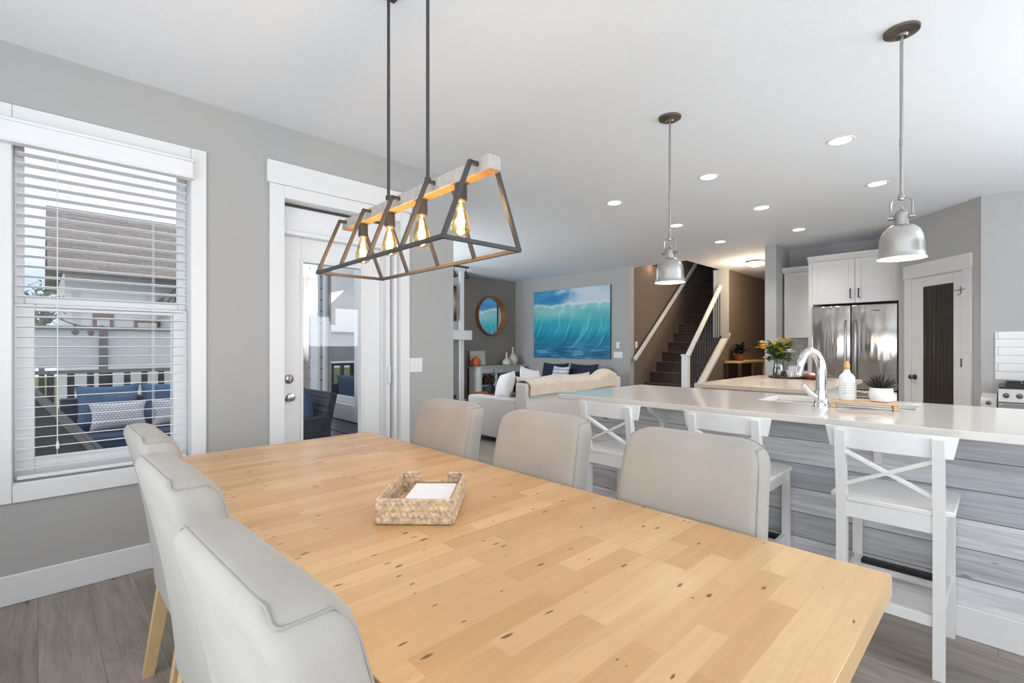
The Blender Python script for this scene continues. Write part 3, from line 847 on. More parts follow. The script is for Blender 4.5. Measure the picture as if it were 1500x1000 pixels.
# ================================================================== ISLAND, STOOLS
def build_island():
    t = thing('kitchen_island', 'long island clad in whitewashed planks behind the white bar stools', 'island', (3.25, .2, 0))
    p = MB(); p.box(2.86, 3.66, -1.55, 2.09, 0, .89)
    obj('plank_cladding', p, MAT['shiplap'], t, smooth=False)
    obj('kickboard', MB().box(2.846, 2.86, -1.55, 2.095, 0, .135, .003), MAT['white'], t)
    for y in (.40, 1.5):
        c = MB().prism([(2.66, .885), (2.86, .885), (2.86, .70), (2.84, .70), (2.80, .80), (2.68, .855)], 'y', y - .016, y + .016)
        obj('corbel', c, MAT['white_cab'], t)
    # worktop: one slab with a sink cut-out
    X0, X1, Y0, Y1, z0, z1 = 2.615, 3.725, -1.65, 2.185, .89, .925
    sx0, sx1, sy0, sy1 = 3.20, 3.60, .31, 1.06
    b = bmesh.new()
    xs = [X0, sx0, sx1, X1]; ys = [Y0, sy0, sy1, Y1]
    V = {}
    for z in (z0, z1):
        for i, x in enumerate(xs):
            for j, y in enumerate(ys): V[i, j, z] = b.verts.new((x, y, z))
    for i in range(3):
        for j in range(3):
            if i == 1 and j == 1: continue
            for z in (z0, z1): b.faces.new((V[i, j, z], V[i + 1, j, z], V[i + 1, j + 1, z], V[i, j + 1, z]))
    def side(a, c): b.faces.new((V[a[0], a[1], z0], V[c[0], c[1], z0], V[c[0], c[1], z1], V[a[0], a[1], z1]))
    for i in range(3):
        side((i, 0), (i + 1, 0)); side((i, 3), (i + 1, 3)); side((0, i), (0, i + 1)); side((3, i), (3, i + 1))
    side((1, 1), (2, 1)); side((1, 2), (2, 2)); side((1, 1), (1, 2)); side((2, 1), (2, 2))
    bmesh.ops.recalc_face_normals(b, faces=b.faces)
    bmesh.ops.bevel(b, geom=[e for e in b.edges if len(e.link_faces) == 2 and e.calc_face_angle() > .5], offset=.003, segments=1, profile=.5, affect='EDGES')
    mb = MB(); mb._merge(b)
    o = obj('worktop', mb, MAT['quartz'], loc=(3.17, .27, .89)); tag(o, 'white quartz worktop with sink cut-out on the plank-clad island', 'worktop')
    s = MB(); T_ = .004
    a0, a1, b0, b1 = sx0 - .01, sx1 + .01, sy0 - .01, sy1 + .01
    s.box(a0, a1, b0, b1, .70, .704); s.box(a0, a0 + T_, b0, b1, .70, .8895); s.box(a1 - T_, a1, b0, b1, .70, .8895); s.box(a0, a1, b0, b0 + T_, .70, .8895); s.box(a0, a1, b1 - T_, b1, .70, .8895)
    obj('basin', s, MAT['steel'], t)
    # faucet
    f = thing('kitchen_faucet', 'tall chrome gooseneck faucet beside the sink', 'faucet', (3.075, .685, .925), R(38))
    L = lambda n, mb, m: obj(n, mb, m, f, local=True)
    pts = [(0, 0, .03), (0, 0, .12), (0, 0, .20)]; rs = [.030, .027, .026]
    for k in range(1, 13):
        a = PI * k / 12 * .93
        pts.append((0, .055 - .055 * math.cos(a), .20 + .105 * math.sin(a))); rs.append(.0255 - .005 * k / 12)
    L('spout', MB().tube(pts, .02, 16, rs=rs), MAT['chrome'])
    e = Vector(pts[-1]); dirn = (Vector(pts[-1]) - Vector(pts[-2])).normalized()
    L('spray_head', MB().tube([e - dirn * .005, e + dirn * .02, e + dirn * .05], .02, 16, rs=[.0185, .021, .0225]), MAT['chrome'])
    L('base_collar', MB().lathe([(.038, 0), (.038, .008), (.034, .014), (.0325, .06), (.030, .09)], (0, 0, 0), 28), MAT['chrome'])
    L('lever', MB().tube([(0, .015, .05), (0, .05, .07), (0, .095, .125)], .01, 12, rs=[.019, .016, .010]), MAT['chrome'])
    # riser tray, bottle, succulent
    a = math.atan2(.374 - .657, 3.145 - 3.092)
    r = thing('wooden_riser', 'low bamboo riser tray standing beside the faucet', 'tray', (3.122, .500, .925), a)
    L2 = lambda n, mb, m, p=None: obj(n, mb, m, p or r, local=True)
    bd = MB(); bd.box(-.15, .15, -.012, .168, .026, .038, .003)
    L2('board', bd, MAT['bamboo'])
    for x in (-.135, .135): L2('foot', MB().box(x - .012, x + .012, -.008, .164, 0, .026, .002), MAT['bamboo'])
    M4 = XF[r.name]
    bp = M4 @ Vector((-.075, .075, .0385))
    bt = thing('soap_bottle', 'frosted white bottle with cork stopper on the bamboo riser', 'bottle', bp)
    obj('body', MB().lathe([(.026, .002), (.036, 0), (.0385, .006), (.0385, .118), (.036, .131), (.026, .143), (.017, .150), (.016, .165), (.012, .166)], bp, 32), MAT['wax'], bt)
    obj('stopper', MB().lathe([(.0125, .162), (.0125, .175), (.0155, .177), (.0155, .196), (.011, .199), (.010, .214), (.003, .215)], bp, 20), MAT['cork'], bt)
    lb = MB()
    lb.grid(lambda u, v: Vector(bp) + Vector((  .0389 * math.cos(PI + (u - .5) * 1.5 + .45), .0389 * math.sin(PI + (u - .5) * 1.5 + .45), .03 + .066 * v)), 12, 2)
    obj('label_print', lb, MAT['labelink'], bt)
    pp = M4 @ Vector((.075, .07, .0385))
    pt = thing('potted_succulent', 'spiky dark succulent in a round white pot on the bamboo riser', 'plant', pp)
    obj('pot', MB().lathe([(.034, 0), (.046, .004), (.053, .025), (.054, .045), (.051, .064), (.0495, .074), (.045, .074), (.045, .060), (.01, .058)], pp, 36), MAT['wax'], pt)
    obj('soil', MB().lathe([(.044, .059), (.043, .063), (.01, .067)], pp, 24), MAT['soil'], pt)
    lv = MB(); rnd = random.Random(3)
    for k in range(46):
        el = R(rnd.uniform(8, 82)); az = rnd.uniform(0, 2 * PI)
        d = Vector((math.cos(az) * math.cos(el), math.sin(az) * math.cos(el), math.sin(el)))
        b0 = Vector(pp) + Vector((d.x * .012, d.y * .012, .064))
        Ln = rnd.uniform(.055, .082); w = .0085
        n = b0 + d * Ln + Vector((0, 0, .012))
        lv.tube([b0, b0.lerp(n, .35), b0.lerp(n, .75) + Vector((0, 0, .002)), n], .004, 5, rs=[w * .55, w * .75, w * .45, .0006])
    obj('leaves', lv, MAT['succulent'], pt)
build_island()

def build_stools():
    Wm = MAT['white']
    lab = ['white X-back bar stool standing between the table corner and the riser tray',
           'white X-back bar stool, middle of the three, half hidden by a chair',
           'white X-back bar stool at the island end beside the sofa']
    t = thing('bar_stool', lab[0], 'stool', (0, 0, 0), 0, 'white bar stools along the island')
    L = lambda n, mb, m, p=None: obj(n, mb, m, p or t, local=True)
    # local: +x toward the island; rear legs x=-.205, front legs x=.2
    def sweep(pts, w, d):
        rings = []
        for x, y, z, k in pts: rings.append([(x - d / 2 * k, y - w / 2, z), (x + d / 2 * k, y - w / 2, z), (x + d / 2 * k, y + w / 2, z), (x - d / 2 * k, y + w / 2, z)])
        return MB().loft(rings)
    for s in (1, -1):
        L('rear_leg', sweep([(-.205, s * .155, 0, 1), (-.195, s * .155, .45, 1.1), (-.196, s * .155, .63, 1.1), (-.222, s * .155, .80, 1), (-.238, s * .155, .912, .9)], .036, .04), Wm)
        L('front_leg', MB().box(.165, .202, s * .165 - .018, s * .165 + .018, 0, .60, .002), Wm)
        L('side_stretcher', MB().box(-.19, .17, s * .16 - .011, s * .16 + .011, .235, .27, .002), Wm)
        L('side_apron', MB().box(-.185, .18, s * .16 - .01, s * .16 + .01, .545, .61, .002), Wm)
    L('rear_apron', MB().box(-.212, -.186, -.14, .14, .545, .612, .002), Wm)
    L('front_apron', MB().box(.17, .192, -.15, .15, .545, .61, .002), Wm)
    L('rear_stretcher', MB().box(-.212, -.186, -.14, .14, .19, .232, .002), Wm)
    fr = L('footrest', MB().box(.165, .195, -.15, .15, .195, .228, .002), Wm)
    L('footrest_plate', MB().box(.158, .198, -.147, .147, .2285, .250, .002), MAT['black'], fr)
    pts = [(-.18, -.20), (.165, -.20), (.19, -.185), (.20, -.15), (.205, 0), (.20, .15), (.19, .185), (.165, .20), (-.18, .20), (-.18, .138), (-.215, .136), (-.215, -.136), (-.18, -.138)]
    L('seat', MB().prism(pts, 'z', .612, .632, bev=.003), Wm)
    # curved top rail wider at its top edge
    r = []
    n = 14
    for k in range(n + 1):
        y = -1 + 2 * k / n
        xc = -.205 - .028 * (1 - y * y)
        yt, yb = y * .212, y * .196
        r.append([(xc - .009, yb, .838), (xc + .009, yb, .838), (xc + .005, yt, .922), (xc - .011, yt, .922)])
    L('top_rail', MB().loft(r), Wm)
    for s in (1, -1):
        L('cross_brace', MB().beam((-.222, s * .145, .825), (-.205, -s * .145, .68), .014, .03, .002, up=(1, 0, 0)), Wm)
    ys = (.312, .955, 1.635)
    t.location = (2.635, ys[0], 0); XF[t.name] = Matrix.Translation(t.location)
    dup(t, (2.64, ys[1], 0), R(0), lab[1]); dup(t, (2.63, ys[2], 0), R(0), lab[2])
build_stools()

def build_pendants():
    t = thing('pendant_lamp', 'brushed metal dome pendant lamp hanging over the faucet end of the island', 'lamp', (2.88, .318, 1.67), 0, 'metal dome pendants over the island')
    L = lambda n, mb, m, p=None: obj(n, mb, m, p or t, local=True)
    zc = H - 1.67
    L('canopy', MB().lathe([(.022, zc - .034), (.028, zc - .024), (.048, zc - .019), (.069, zc - .012), (.071, zc)], n=36), MAT['pewter'])
    L('rod', MB().tube([(0, 0, .285), (0, 0, zc - .025)], .007, 14).lathe([(.009, .53), (.009, .56)], n=14), MAT['nickel'])
    y = MB()
    y.tube([(0, -.040, .19), (0, -.040, .265), (0, -.031, .283), (0, 0, .288), (0, .031, .283), (0, .040, .265), (0, .040, .19)], .0048, 10)
    y.lathe([(.013, .275), (.015, .285), (.012, .30), (.008, .305)], n=16)
    for s in (1, -1): y.lathe([(.010, s * .028), (.010, s * .052)], (0, 0, .195), 14, axis='y')
    L('yoke', y, MAT['nickel'])
    L('cap', MB().lathe([(.005, .246), (.007, .232), (.018, .226), (.026, .214), (.028, .202), (.028, .150)], n=30), MAT['nickel'])
    sh = MB().lathe([(.030, .158), (.038, .156), (.054, .148), (.071, .130), (.082, .100), (.086, .064), (.087, .028), (.092, .004), (.0945, 0)], n=48, cap=False)
    shade = L('shade', sh, MAT['steel'])
    L('shade_lining', MB().lathe([(.028, .153), (.038, .151), (.052, .143), (.068, .126), (.079, .098), (.083, .062), (.084, .028), (.089, .004), (.0945, 0)], n=48, cap=False), MAT['shade_in'], shade)
    L('bulb', MB().lathe([(.014, .15), (.016, .12), (.030, .09), (.033, .066), (.027, .04), (.004, .026)], n=20), MAT['bulb_on'])
    XF[t.name] = Matrix.Translation(t.location)
    p = (2.88, .318, 1.67)
    light('pendant_light', 'POINT', (2.88, .318, 1.70), 3, (1, .88, .72), parent=t, radius=.03)
    r = dup(t, (2.91, 1.493, 1.67), None, 'brushed metal dome pendant lamp hanging in front of the staircase')
build_pendants()

def build_downlights():
    pos = [(4.117, .799, 'over the floor between worktop and steel fridge'), (4.179, 1.781, 'between the two dome pendants'),
           (5.451, .775, 'just beside the faucet-end pendant rod'), (4.245, 2.79, 'closest to the linear chandelier'),
           (5.516, 1.778, 'over the back island'), (5.584, 2.777, 'beside the staircase-side pendant rod'),
           (6.908, 2.779, 'in front of the hall dome light'), (6.888, 1.782, 'above the flower vase before the tall cabinets')]
    t = None
    for x, y, l in pos:
        lab = 'round recessed ceiling downlight ' + l
        if t is None:
            t = thing('ceiling_downlight', lab, 'light', (x, y, H), 0, 'recessed downlights in the white ceiling')
            obj('trim_ring', MB().lathe([(.066, -.002), (.07, -.005), (.086, -.004), (.09, 0), (.066, 0)], n=36, cap=False), MAT['trim'], t, local=True)
            obj('lens', MB().lathe([(.068, -.0015), (.03, -.0025), (.002, -.003)], n=32), MAT['lens'], t, local=True)
            light('downlight_beam', 'SPOT', (x, y, H - .02), 26, (1, .955, .90), rot=(0, 0, 0), parent=t, spot=130, radius=.06)
        else: dup(t, (x, y, H), None, lab)
    f = thing('flush_ceiling_light', 'lit glass dome light with nickel rim on the hall ceiling', 'light', (8.9, 2.98, H))
    obj('rim', MB().lathe([(.15, 0), (.155, -.012), (.15, -.03), (.138, -.034)], (8.9, 2.98, H), 36), MAT['nickel'], f)
    obj('glass_dome', MB().lathe([(.14, -.03), (.13, -.052), (.10, -.078), (.05, -.096), (.004, -.10)], (8.9, 2.98, H), 36), MAT['dome'], f)
    light('hall_light', 'POINT', (8.9, 2.98, H - .18), 48, (1, .80, .55), parent=f, radius=.1)
build_downlights()

# ================================================================== KITCHEN
def shaker(mb, y0, y1, z0, z1, x, t=.02, rail=.06, axis='x'):
    """door face at plane x, facing -x"""
    mb.box(x, x + t, y0, y0 + rail, z0, z1, .0015).box(x, x + t, y1 - rail, y1, z0, z1, .0015)
    mb.box(x, x + t, y0 + rail, y1 - rail, z0, z0 + rail, .0015).box(x, x + t, y0 + rail, y1 - rail, z1 - rail, z1, .0015)
    mb.box(x + .008, x + t, y0 + rail, y1 - rail, z0 + rail, z1 - rail)
    return mb

def build_kitchen():
    C = MAT['white_cab']
    def crown(x, y0, y1, z0, z1, back):
        return MB().prism([(x + .004, z0), (x - .045, z1 - .015), (x - .045, z1), (back, z1), (back, z0)], 'y', y0, y1)
    u = thing('upper_cabinet', 'white upper cabinet with one shaker door above the tiled splashback', 'cabinet', (8.1, 2.06, 1.375))
    obj('body', MB().box(7.96, 8.265, 1.86, 2.25, 1.375, 2.34), C, u)
    obj('door', shaker(MB(), 1.863, 2.247, 1.378, 2.335, 7.94), C, u)
    obj('crown', crown(7.94, 1.86, 2.265, 2.34, 2.415, 8.265), C, u)
    f = thing('fridge_cabinet', 'white two-door cabinet above the steel fridge', 'cabinet', (7.9, 1.32, 1.81))
    obj('body', MB().box(7.64, 8.265, .845, 1.855, 1.83, 2.41), C, f)
    obj('side_panel', MB().box(7.62, 8.265, 1.80, 1.855, 0, 1.83), C, f)
    for y0, y1, hy in ((.862, 1.317, 1.275), (1.323, 1.80, 1.365)):
        d = obj('door', shaker(MB(), y0, y1, 1.825, 2.405, 7.62), C, f)
        obj('handle', MB().tube([(7.62, hy, 1.89), (7.59, hy, 1.895), (7.585, hy, 1.95), (7.59, hy, 2.005), (7.62, hy, 2.01)], .008, 8), MAT['black'], d)
    obj('crown', crown(7.62, .83, 1.8565, 2.41, 2.485, 8.265), C, f)
    # fridge
    r = thing('refrigerator', 'stainless steel french-door refrigerator below the white cabinet', 'refrigerator', (7.85, 1.32, 0))
    obj('cabinet', MB().box(7.58, 8.2, .85, 1.785, .02, 1.775, .005), MAT['black'], r)
    for y0, y1, hy in ((.865, 1.337, 1.285), (1.345, 1.785, 1.395)):
        d = obj('door', MB().box(7.50, 7.575, y0, y1, .70, 1.785, .012, 3), MAT['fridge'], r)
        hp = [(7.50, hy, .80), (7.462, hy, .83), (7.452, hy, .95), (7.445, hy, 1.18), (7.452, hy, 1.42), (7.462, hy, 1.56), (7.50, hy, 1.585)]
        obj('handle', MB().tube(hp, .014, 12), MAT['nickel'], d)
        if hy < 1.3: obj('badge', MB().box(7.4985, 7.50, 1.04, 1.13, 1.70, 1.714), MAT['pewter'], d)
    dr = obj('freezer_drawer', MB().box(7.50, 7.575, .865, 1.785, .10, .692, .012, 3), MAT['fridge'], r)
    obj('handle', MB().tube([(7.50, .95, .61), (7.455, .97, .61), (7.45, 1.32, .61), (7.455, 1.67, .61), (7.50, 1.69, .61)], .014, 12), MAT['nickel'], dr)
    # back counter by the column
    b = thing('base_cabinet', 'short white base cabinet in the corner beside the fridge', 'cabinet', (7.95, 2.06, 0))
    obj('body', MB().box(7.68, 8.265, 1.86, 2.262, .0, .87), C, b)
    obj('door', shaker(MB(), 1.865, 2.255, .12, .86, 7.66), C, b)
    tag(obj('corner_worktop', MB().box(7.63, 8.268, 1.858, 2.266, .87, .905, .003), MAT['quartz'], loc=(7.95, 2.06, .87)), 'short white worktop beside the fridge', 'worktop')
    struct('trim_1', MB().box(8.258, 8.27, 1.858, 2.262, .906, 1.374), MAT['tile'])
    struct('trim_2', MB().box(7.66, 8.258, 2.262, 2.27, .906, 1.374), MAT['tile_x'])
    jar = thing('canister', 'dark glass canister on the short worktop beside the fridge', 'jar', (7.95, 2.0, .906))
    obj('body', MB().lathe([(.05, 0), (.055, .01), (.055, .10)], (7.95, 2.0, .906), 20), MAT['pewter'], jar)
    obj('lid', MB().lathe([(.057, .10), (.057, .125), (.01, .13)], (7.95, 2.0, .906), 20), MAT['ceramic'], jar)
    pl = MB()
    for k in range(4): pl.lathe([(.05, .906 + k * .011), (.095, .914 + k * .011), (.097, .917 + k * .011), (.05, .911 + k * .011)], (7.82, 2.06, 0), 28)
    tag(obj('plate_stack', pl, MAT['ceramic'], loc=(7.82, 2.06, .906)), 'stack of white plates on the short worktop', 'plates')
    # back island
    k = thing('back_island', 'small white cabinet island with drawers standing behind the long island', 'island', (5.0, 1.43, 0))
    obj('body', MB().box(4.27, 5.80, .99, 1.89, 0, .885), C, k)
    for y0, y1 in ((1.0, 1.435), (1.445, 1.88)):
        d = obj('drawer', MB().box(4.25, 4.27, y0, y1, .70, .872, .002), C, k)
        obj('door', shaker(MB(), y0, y1, .11, .69, 4.25), C, k)
    tag(obj('stone_worktop', MB().box(4.205, 5.86, .95, 1.925, .888, .925, .003), MAT['quartz2'], loc=(5, 1.43, .89)), 'warm stone worktop carrying the flower vase', 'worktop')
    # tray with flowers and bits
    c = Vector((5.60, 1.55, .926))
    tr = MB(); tr.lathe([(.02, .0), (.17, .0), (.19, .012), (.185, .016), (.165, .008), (.02, .008)], c, 40)
    tag(obj('round_tray', tr, MAT['darkwood'], loc=c), 'dark round wooden tray under the flower vase', 'tray')
    v0 = Vector((5.58, 1.63, .9345))
    v = thing('flower_vase', 'clear glass vase of yellow and white flowers on the round tray', 'flowers', v0)
    obj('glass', MB().lathe([(.045, 0), (.056, .003), (.058, .05), (.052, .10), (.046, .14), (.054, .185), (.052, .185), (.044, .14), (.05, .10), (.055, .05), (.05, .008)], v0, 32), MAT['vaseglass'], v)
    obj('water', MB().lathe([(.045, .009), (.0535, .012), (.0545, .05), (.049, .095), (.01, .096)], v0, 24), MAT['water'], v)
    rnd = random.Random(5)
    st = MB(); lf = MB(); heads = []
    for i in range(13):
        az = rnd.uniform(0, 2 * PI); sp = rnd.uniform(.05, .17); hz = rnd.uniform(.25, .40)
        tip = v0 + Vector((math.cos(az) * sp, math.sin(az) * sp, hz))
        st.tube([v0 + Vector((-math.cos(az) * .02, -math.sin(az) * .02, .015)), v0 + Vector((math.cos(az) * .02, math.sin(az) * .02, .17)), tip], .003, 5)
        heads.append(tip)
    heads[0] = v0 + Vector((-.08, .13, .31)); st.tube([v0 + Vector((0, 0, .17)), heads[0]], .003, 5)
    for i in range(130):
        az = rnd.uniform(0, 2 * PI); el = rnd.uniform(-.2, 1.2); b0 = v0 + Vector((math.cos(az) * rnd.uniform(.0, .09), math.sin(az) * rnd.uniform(.0, .11), rnd.uniform(.18, .34)))
        lf.leaf(b0, (math.cos(az) * math.cos(el), math.sin(az) * math.cos(el), math.sin(el)), rnd.uniform(.05, .10), rnd.uniform(.05, .085), .3)
    obj('stems', st, MAT['leaf'], v); obj('leaves', lf, MAT['leaf'], v)
    for i, h_ in enumerate(heads):
        fm = MB(); big = i == 0
        Rr = .085 if big else rnd.uniform(.04, .065)
        for ring_, n in ((0, 20), (1, 16), (2, 10)):
            for q in range(n):
                az = 2 * PI * q / n + ring_ * .2; el = R(8 + 26 * ring_)
                fm.leaf(h_, (math.cos(az) * math.cos(el), math.sin(az) * math.cos(el), math.sin(el)), Rr * (1 - ring_ * .2), Rr * .5, .15, seg=3)
        fm.ball(h_, Rr * .3, 1, (1, 1, .6))
        obj('flower', fm, MAT['yellow'] if (big or i % 3) else MAT['whitepetal'], v)
    cd = MB().box(5.655, 5.67, 1.45, 1.565, .9345, 1.045, .002)
    tag(obj('white_card', cd, MAT['paper'], loc=(5.66, 1.51, .9345)), 'upright blank white card behind the shakers on the tray', 'card')
    for nm, p, m_, l in (('salt_shaker', (5.545, 1.505), 'ceramic', 'white shaker on the round tray'), ('pepper_shaker', (5.525, 1.555), 'black', 'small black shaker beside the glass vase')):
        tag(obj(nm, MB().lathe([(.014, 0), (.017, .003), (.016, .04), (.01, .05), (.013, .06), (.002, .066)], (p[0], p[1], .9345), 18), MAT[m_], loc=(p[0], p[1], .9345)), l, 'shaker')
    bw = Vector((5.52, 1.28, .9255))
    tag(obj('wooden_bowl', MB().lathe([(.04, 0), (.06, .003), (.115, .028), (.135, .046), (.13, .047), (.108, .032), (.055, .009), (.02, .008)], bw, 36), MAT['copperwood'], loc=bw), 'reddish wooden bowl beside the round tray', 'bowl')
    for i, (dx, dy, l) in enumerate(((0, .03, 'small'), (.03, -.04, 'large'))):
        g = MB(); g.ball(bw + Vector((dx, dy, .042 + .008 * i)), .030 + .006 * i, 2, (1, 1, .85))
        tag(obj('decor_ball', g, MAT['ceramic'], loc=bw + Vector((dx, dy, .02))), l + ' cream ball lying in the reddish wooden bowl', 'ball')
    # pantry door on the diagonal wall
    a = math.atan2(.683 - .119, 7.28 - 6.659)
    dm = Matrix.Translation((6.659, .119, 0)) @ Matrix.Rotation(a, 4, 'Z')
    d2 = bpy.data.objects.new('door_2', None); COL.objects.link(d2); d2['kind'] = 'structure'
    d2.location = (6.659, .119, 0); d2.rotation_euler = (0, 0, a); XF[d2.name] = dm
    D = lambda n, mb, m, p=None: obj(n, mb, m, p or d2, local=True)
    cs = MB(); cs.box(.09, .195, 0, .02, 0, 2.05, .003).box(.872, .975, 0, .02, 0, 2.05, .003).box(.08, .985, 0, .026, 2.05, 2.205, .004).box(.19, .88, 0, .012, 2.04, 2.055)
    D('casing', cs, MAT['white_cab'])
    sl = MB(); y0, y1 = .002, .014
    sl.box(.20, .30, y0, y1, .01, 2.035, .002).box(.705, .868, y0, y1, .01, 2.035, .002).box(.30, .705, y0, y1, 1.93, 2.035, .002).box(.30, .705, y0, y1, .01, .30, .002)
    slab = D('door_slab', sl, MAT['white_cab'])
    D('reeded_glass', MB().box(.30, .705, .003, .008, .30, 1.93), MAT['pantry_glass'], slab)
    D('door_knob', MB().lathe([(.030, .014), (.030, .022), (.012, .026), (.012, .045), (.027, .055), (.029, .068), (.02, .078), (.004, .08)], (.815, 0, .90), 22, axis='y'), MAT['pewter'], slab)
    hk = MB(); hk.tube([(.15, .022, 1.845), (.28, .022, 1.84)], .004, 6).tube([(.205, .022, 1.80), (.205, .022, 1.875)], .004, 6).tube([(.205, .022, 1.80), (.205, .045, 1.785), (.205, .05, 1.80)], .003, 6)
    o = D('wire_hook', hk, MAT['hookwire'])
    D('hinge', MB().box(.188, .206, .013, .024, 1.04, 1.13, .002), MAT['pewter'])
    # range and splashback on the right wall
    struct('trim_3', MB().box(6.618, 6.63, -2.45, .02, .93, 1.396), MAT['tile_long'])
    g = thing('gas_range', 'stainless gas range with black grates beneath the white tiled splashback', 'stove', (6.3, -.38, 0))
    obj('body', MB().box(6.02, 6.61, -.76, .0, .02, .88, .004), MAT['steel'], g)
    obj('control_panel', MB().prism([(6.02, .76), (5.975, .775), (5.995, .885), (6.06, .885), (6.06, .76)], 'y', -.758, -.002), MAT['steel'], g)
    obj('cooktop', MB().box(6.04, 6.61, -.756, -.004, .885, .90, .003), MAT['black'], g)
    for y0_ in (-.05, -.30, -.55):
        gm = MB()
        for yy in (y0_, y0_ - .10, y0_ - .20): gm.box(6.07, 6.58, yy - .006, yy + .006, .918, .932)
        for xx in (6.07, 6.24, 6.41, 6.57): gm.box(xx - .006, xx + .006, y0_ - .206, y0_ + .006, .90, .93)
        obj('grate', gm, MAT['black'], g)
    for yy in (-.05, -.13, -.21, -.29, -.37):
        obj('knob', MB().lathe([(.022, 0), (.022, -.012), (.016, -.03), (.004, -.032)], (5.985, yy, .83), 18, axis='x'), MAT['pewter'], g)
    obj('oven_door', MB().box(5.99, 6.02, -.755, -.005, .17, .75, .004), MAT['steel'], g)
    obj('oven_handle', MB().tube([(5.99, -.07, .70), (5.945, -.07, .70), (5.945, -.69, .70), (5.99, -.69, .70)], .011, 10), MAT['nickel'], g)
    # neighbour base unit left of the range
    lc = thing('drawer_cabinet', 'narrow white base cabinet between the pantry corner and the gas range', 'cabinet', (6.35, .055, 0))
    tg = MB()
    obj('body', MB().box(6.06, 6.62, .006, .11, 0, .80, .003), MAT['white_cab'], lc)
    for z in (.585, .755):
        dr_ = obj('drawer', MB().box(6.04, 6.06, .008, .108, z - .08, z + .03, .002), MAT['white_cab'], lc)
        obj('knob', MB().lathe([(.008, 0), (.008, -.02), (.019, -.028), (.019, -.04), (.004, -.044)], (6.04, .06, z), 14, axis='x'), MAT['pewter'], dr_)
build_kitchen()

# ================================================================== LIVING ROOM
def wave_art():
    t = thing('wave_picture', 'large canvas picture of a turquoise breaking wave on the grey wall', 'picture', (7.86, 6.25, 1.0))
    Y0, Y1, Z0, Z1 = 5.25, 7.255, 1.0, 2.443
    obj('stretcher', MB().box(7.845, 7.879, Y0, Y1, Z0, Z1, .002), M('canvas_edge', (40, 92, 110), .8), t)
    nu, nv = 220, 150
    mb = MB()
    mb.grid(lambda u, v: Vector((7.8435, Y1 + (Y0 - Y1) * u, Z0 + (Z1 - Z0) * v)), nu, nv)
    o = obj('print', mb, M('wave_print', (30, 130, 160), .6), t, smooth=False, merge=False)
    me = o.data
    at = me.color_attributes.new('wave', 'FLOAT_COLOR', 'POINT')
    def mixc(a, b, f): f = max(0, min(1, f)); return [a[i] + (b[i] - a[i]) * f for i in range(3)]
    def N(x, y, z=0, o=4): return noise.fractal(Vector((x, y, z)), 1.0, 2.0, o)
    sm = lambda a, b, x: (lambda q: q * q * (3 - 2 * q))(max(0, min(1, (x - a) / (b - a))))
    foam, teal, deep, pale, sky, dark = (222, 230, 236), (34, 170, 190), (8, 134, 166), (140, 206, 204), (80, 164, 206), (40, 98, 144)
    k = 0
    cols = [None] * len(me.vertices)
    for idx, v in enumerate(me.vertices):
        co_ = v.co
        u = (Y1 - (co_.y + t.location.y)) / (Y1 - Y0); w = ((co_.z + t.location.z) - Z0) / (Z1 - Z0)
        crest = .755 + .02 * u + .03 * N(u * 5, 1.3) + .012 * N(u * 22, 3)
        n1 = N(u * 3, w * 5, 2)
        if w > crest:
            c = mixc(sky, (44, 134, 190), .5 + n1 * .9)
            spray = sm(.30, .62, u + .25 * N(u * 4, w * 6, 7)) * .95
            c = mixc(c, (214, 222, 230), spray)
            c = mixc(c, (150, 196, 214), .55 * sm(.80, 1.0, u) * sm(.86, 1.0, w))
            c = mixc(c, foam, 1 - sm(.0, .045 + .03 * abs(N(u * 9, 5)), w - crest))
        else:
            d = (crest - w) / crest
            c = mixc(pale, teal, sm(.06, .42, d + .10 * n1)); c = mixc(c, deep, sm(.4, .68, d + .06 * N(u * 6, w * 4)))
            c = mixc(c, (58, 168, 178), .5 * sm(.25, .05, abs(d - .3)) * sm(.5, 1.0, u))
            # curling streaks
            ang = math.atan2(w - .85, u - .62); rad = math.hypot((u - .62) * 1.2, w - .85)
            q_ = u - .42 * (1 - math.exp(-3.2 * w)) + .03 * N(u * 4, w * 4, 3)
            s = N(q_ * 26, w * 1.6, 4) + .35 * N(q_ * 70, w * 3, 8)
            c = mixc(c, (170, 226, 228), .42 * sm(.10, .75, s) * sm(.02, .15, d))
            c = mixc(c, (4, 96, 132), .55 * sm(.10, .6, -s) * sm(.25, .7, d))
            # falling lip
            c = mixc(c, foam, .5 * sm(.35, .9, N(u * 12, w * 5, 9) + .45 - d * 3.2))
            # rippled water at the base
            rp = N(u * 4, w * 34, 5)
            low = 1 - sm(.04, .30, w)
            c = mixc(c, (40, 110, 160), low * .6); c = mixc(c, (150, 190, 214), low * .75 * sm(.1, .5, rp)); c = mixc(c, (20, 62, 104), low * .6 * sm(.1, .5, -rp))
        c = [max(0, min(255, q)) for q in c]
        cols[idx] = lin(c)
    at.data.foreach_set('color', [q for c in cols for q in c])
    m = o.data.materials[0]; nt = m.node_tree
    a = nd(nt, 'ShaderNodeVertexColor', layer_name='wave')
    nt.links.new(a.outputs[0], nt.nodes['Principled BSDF'].inputs['Base Color'])
wave_art()

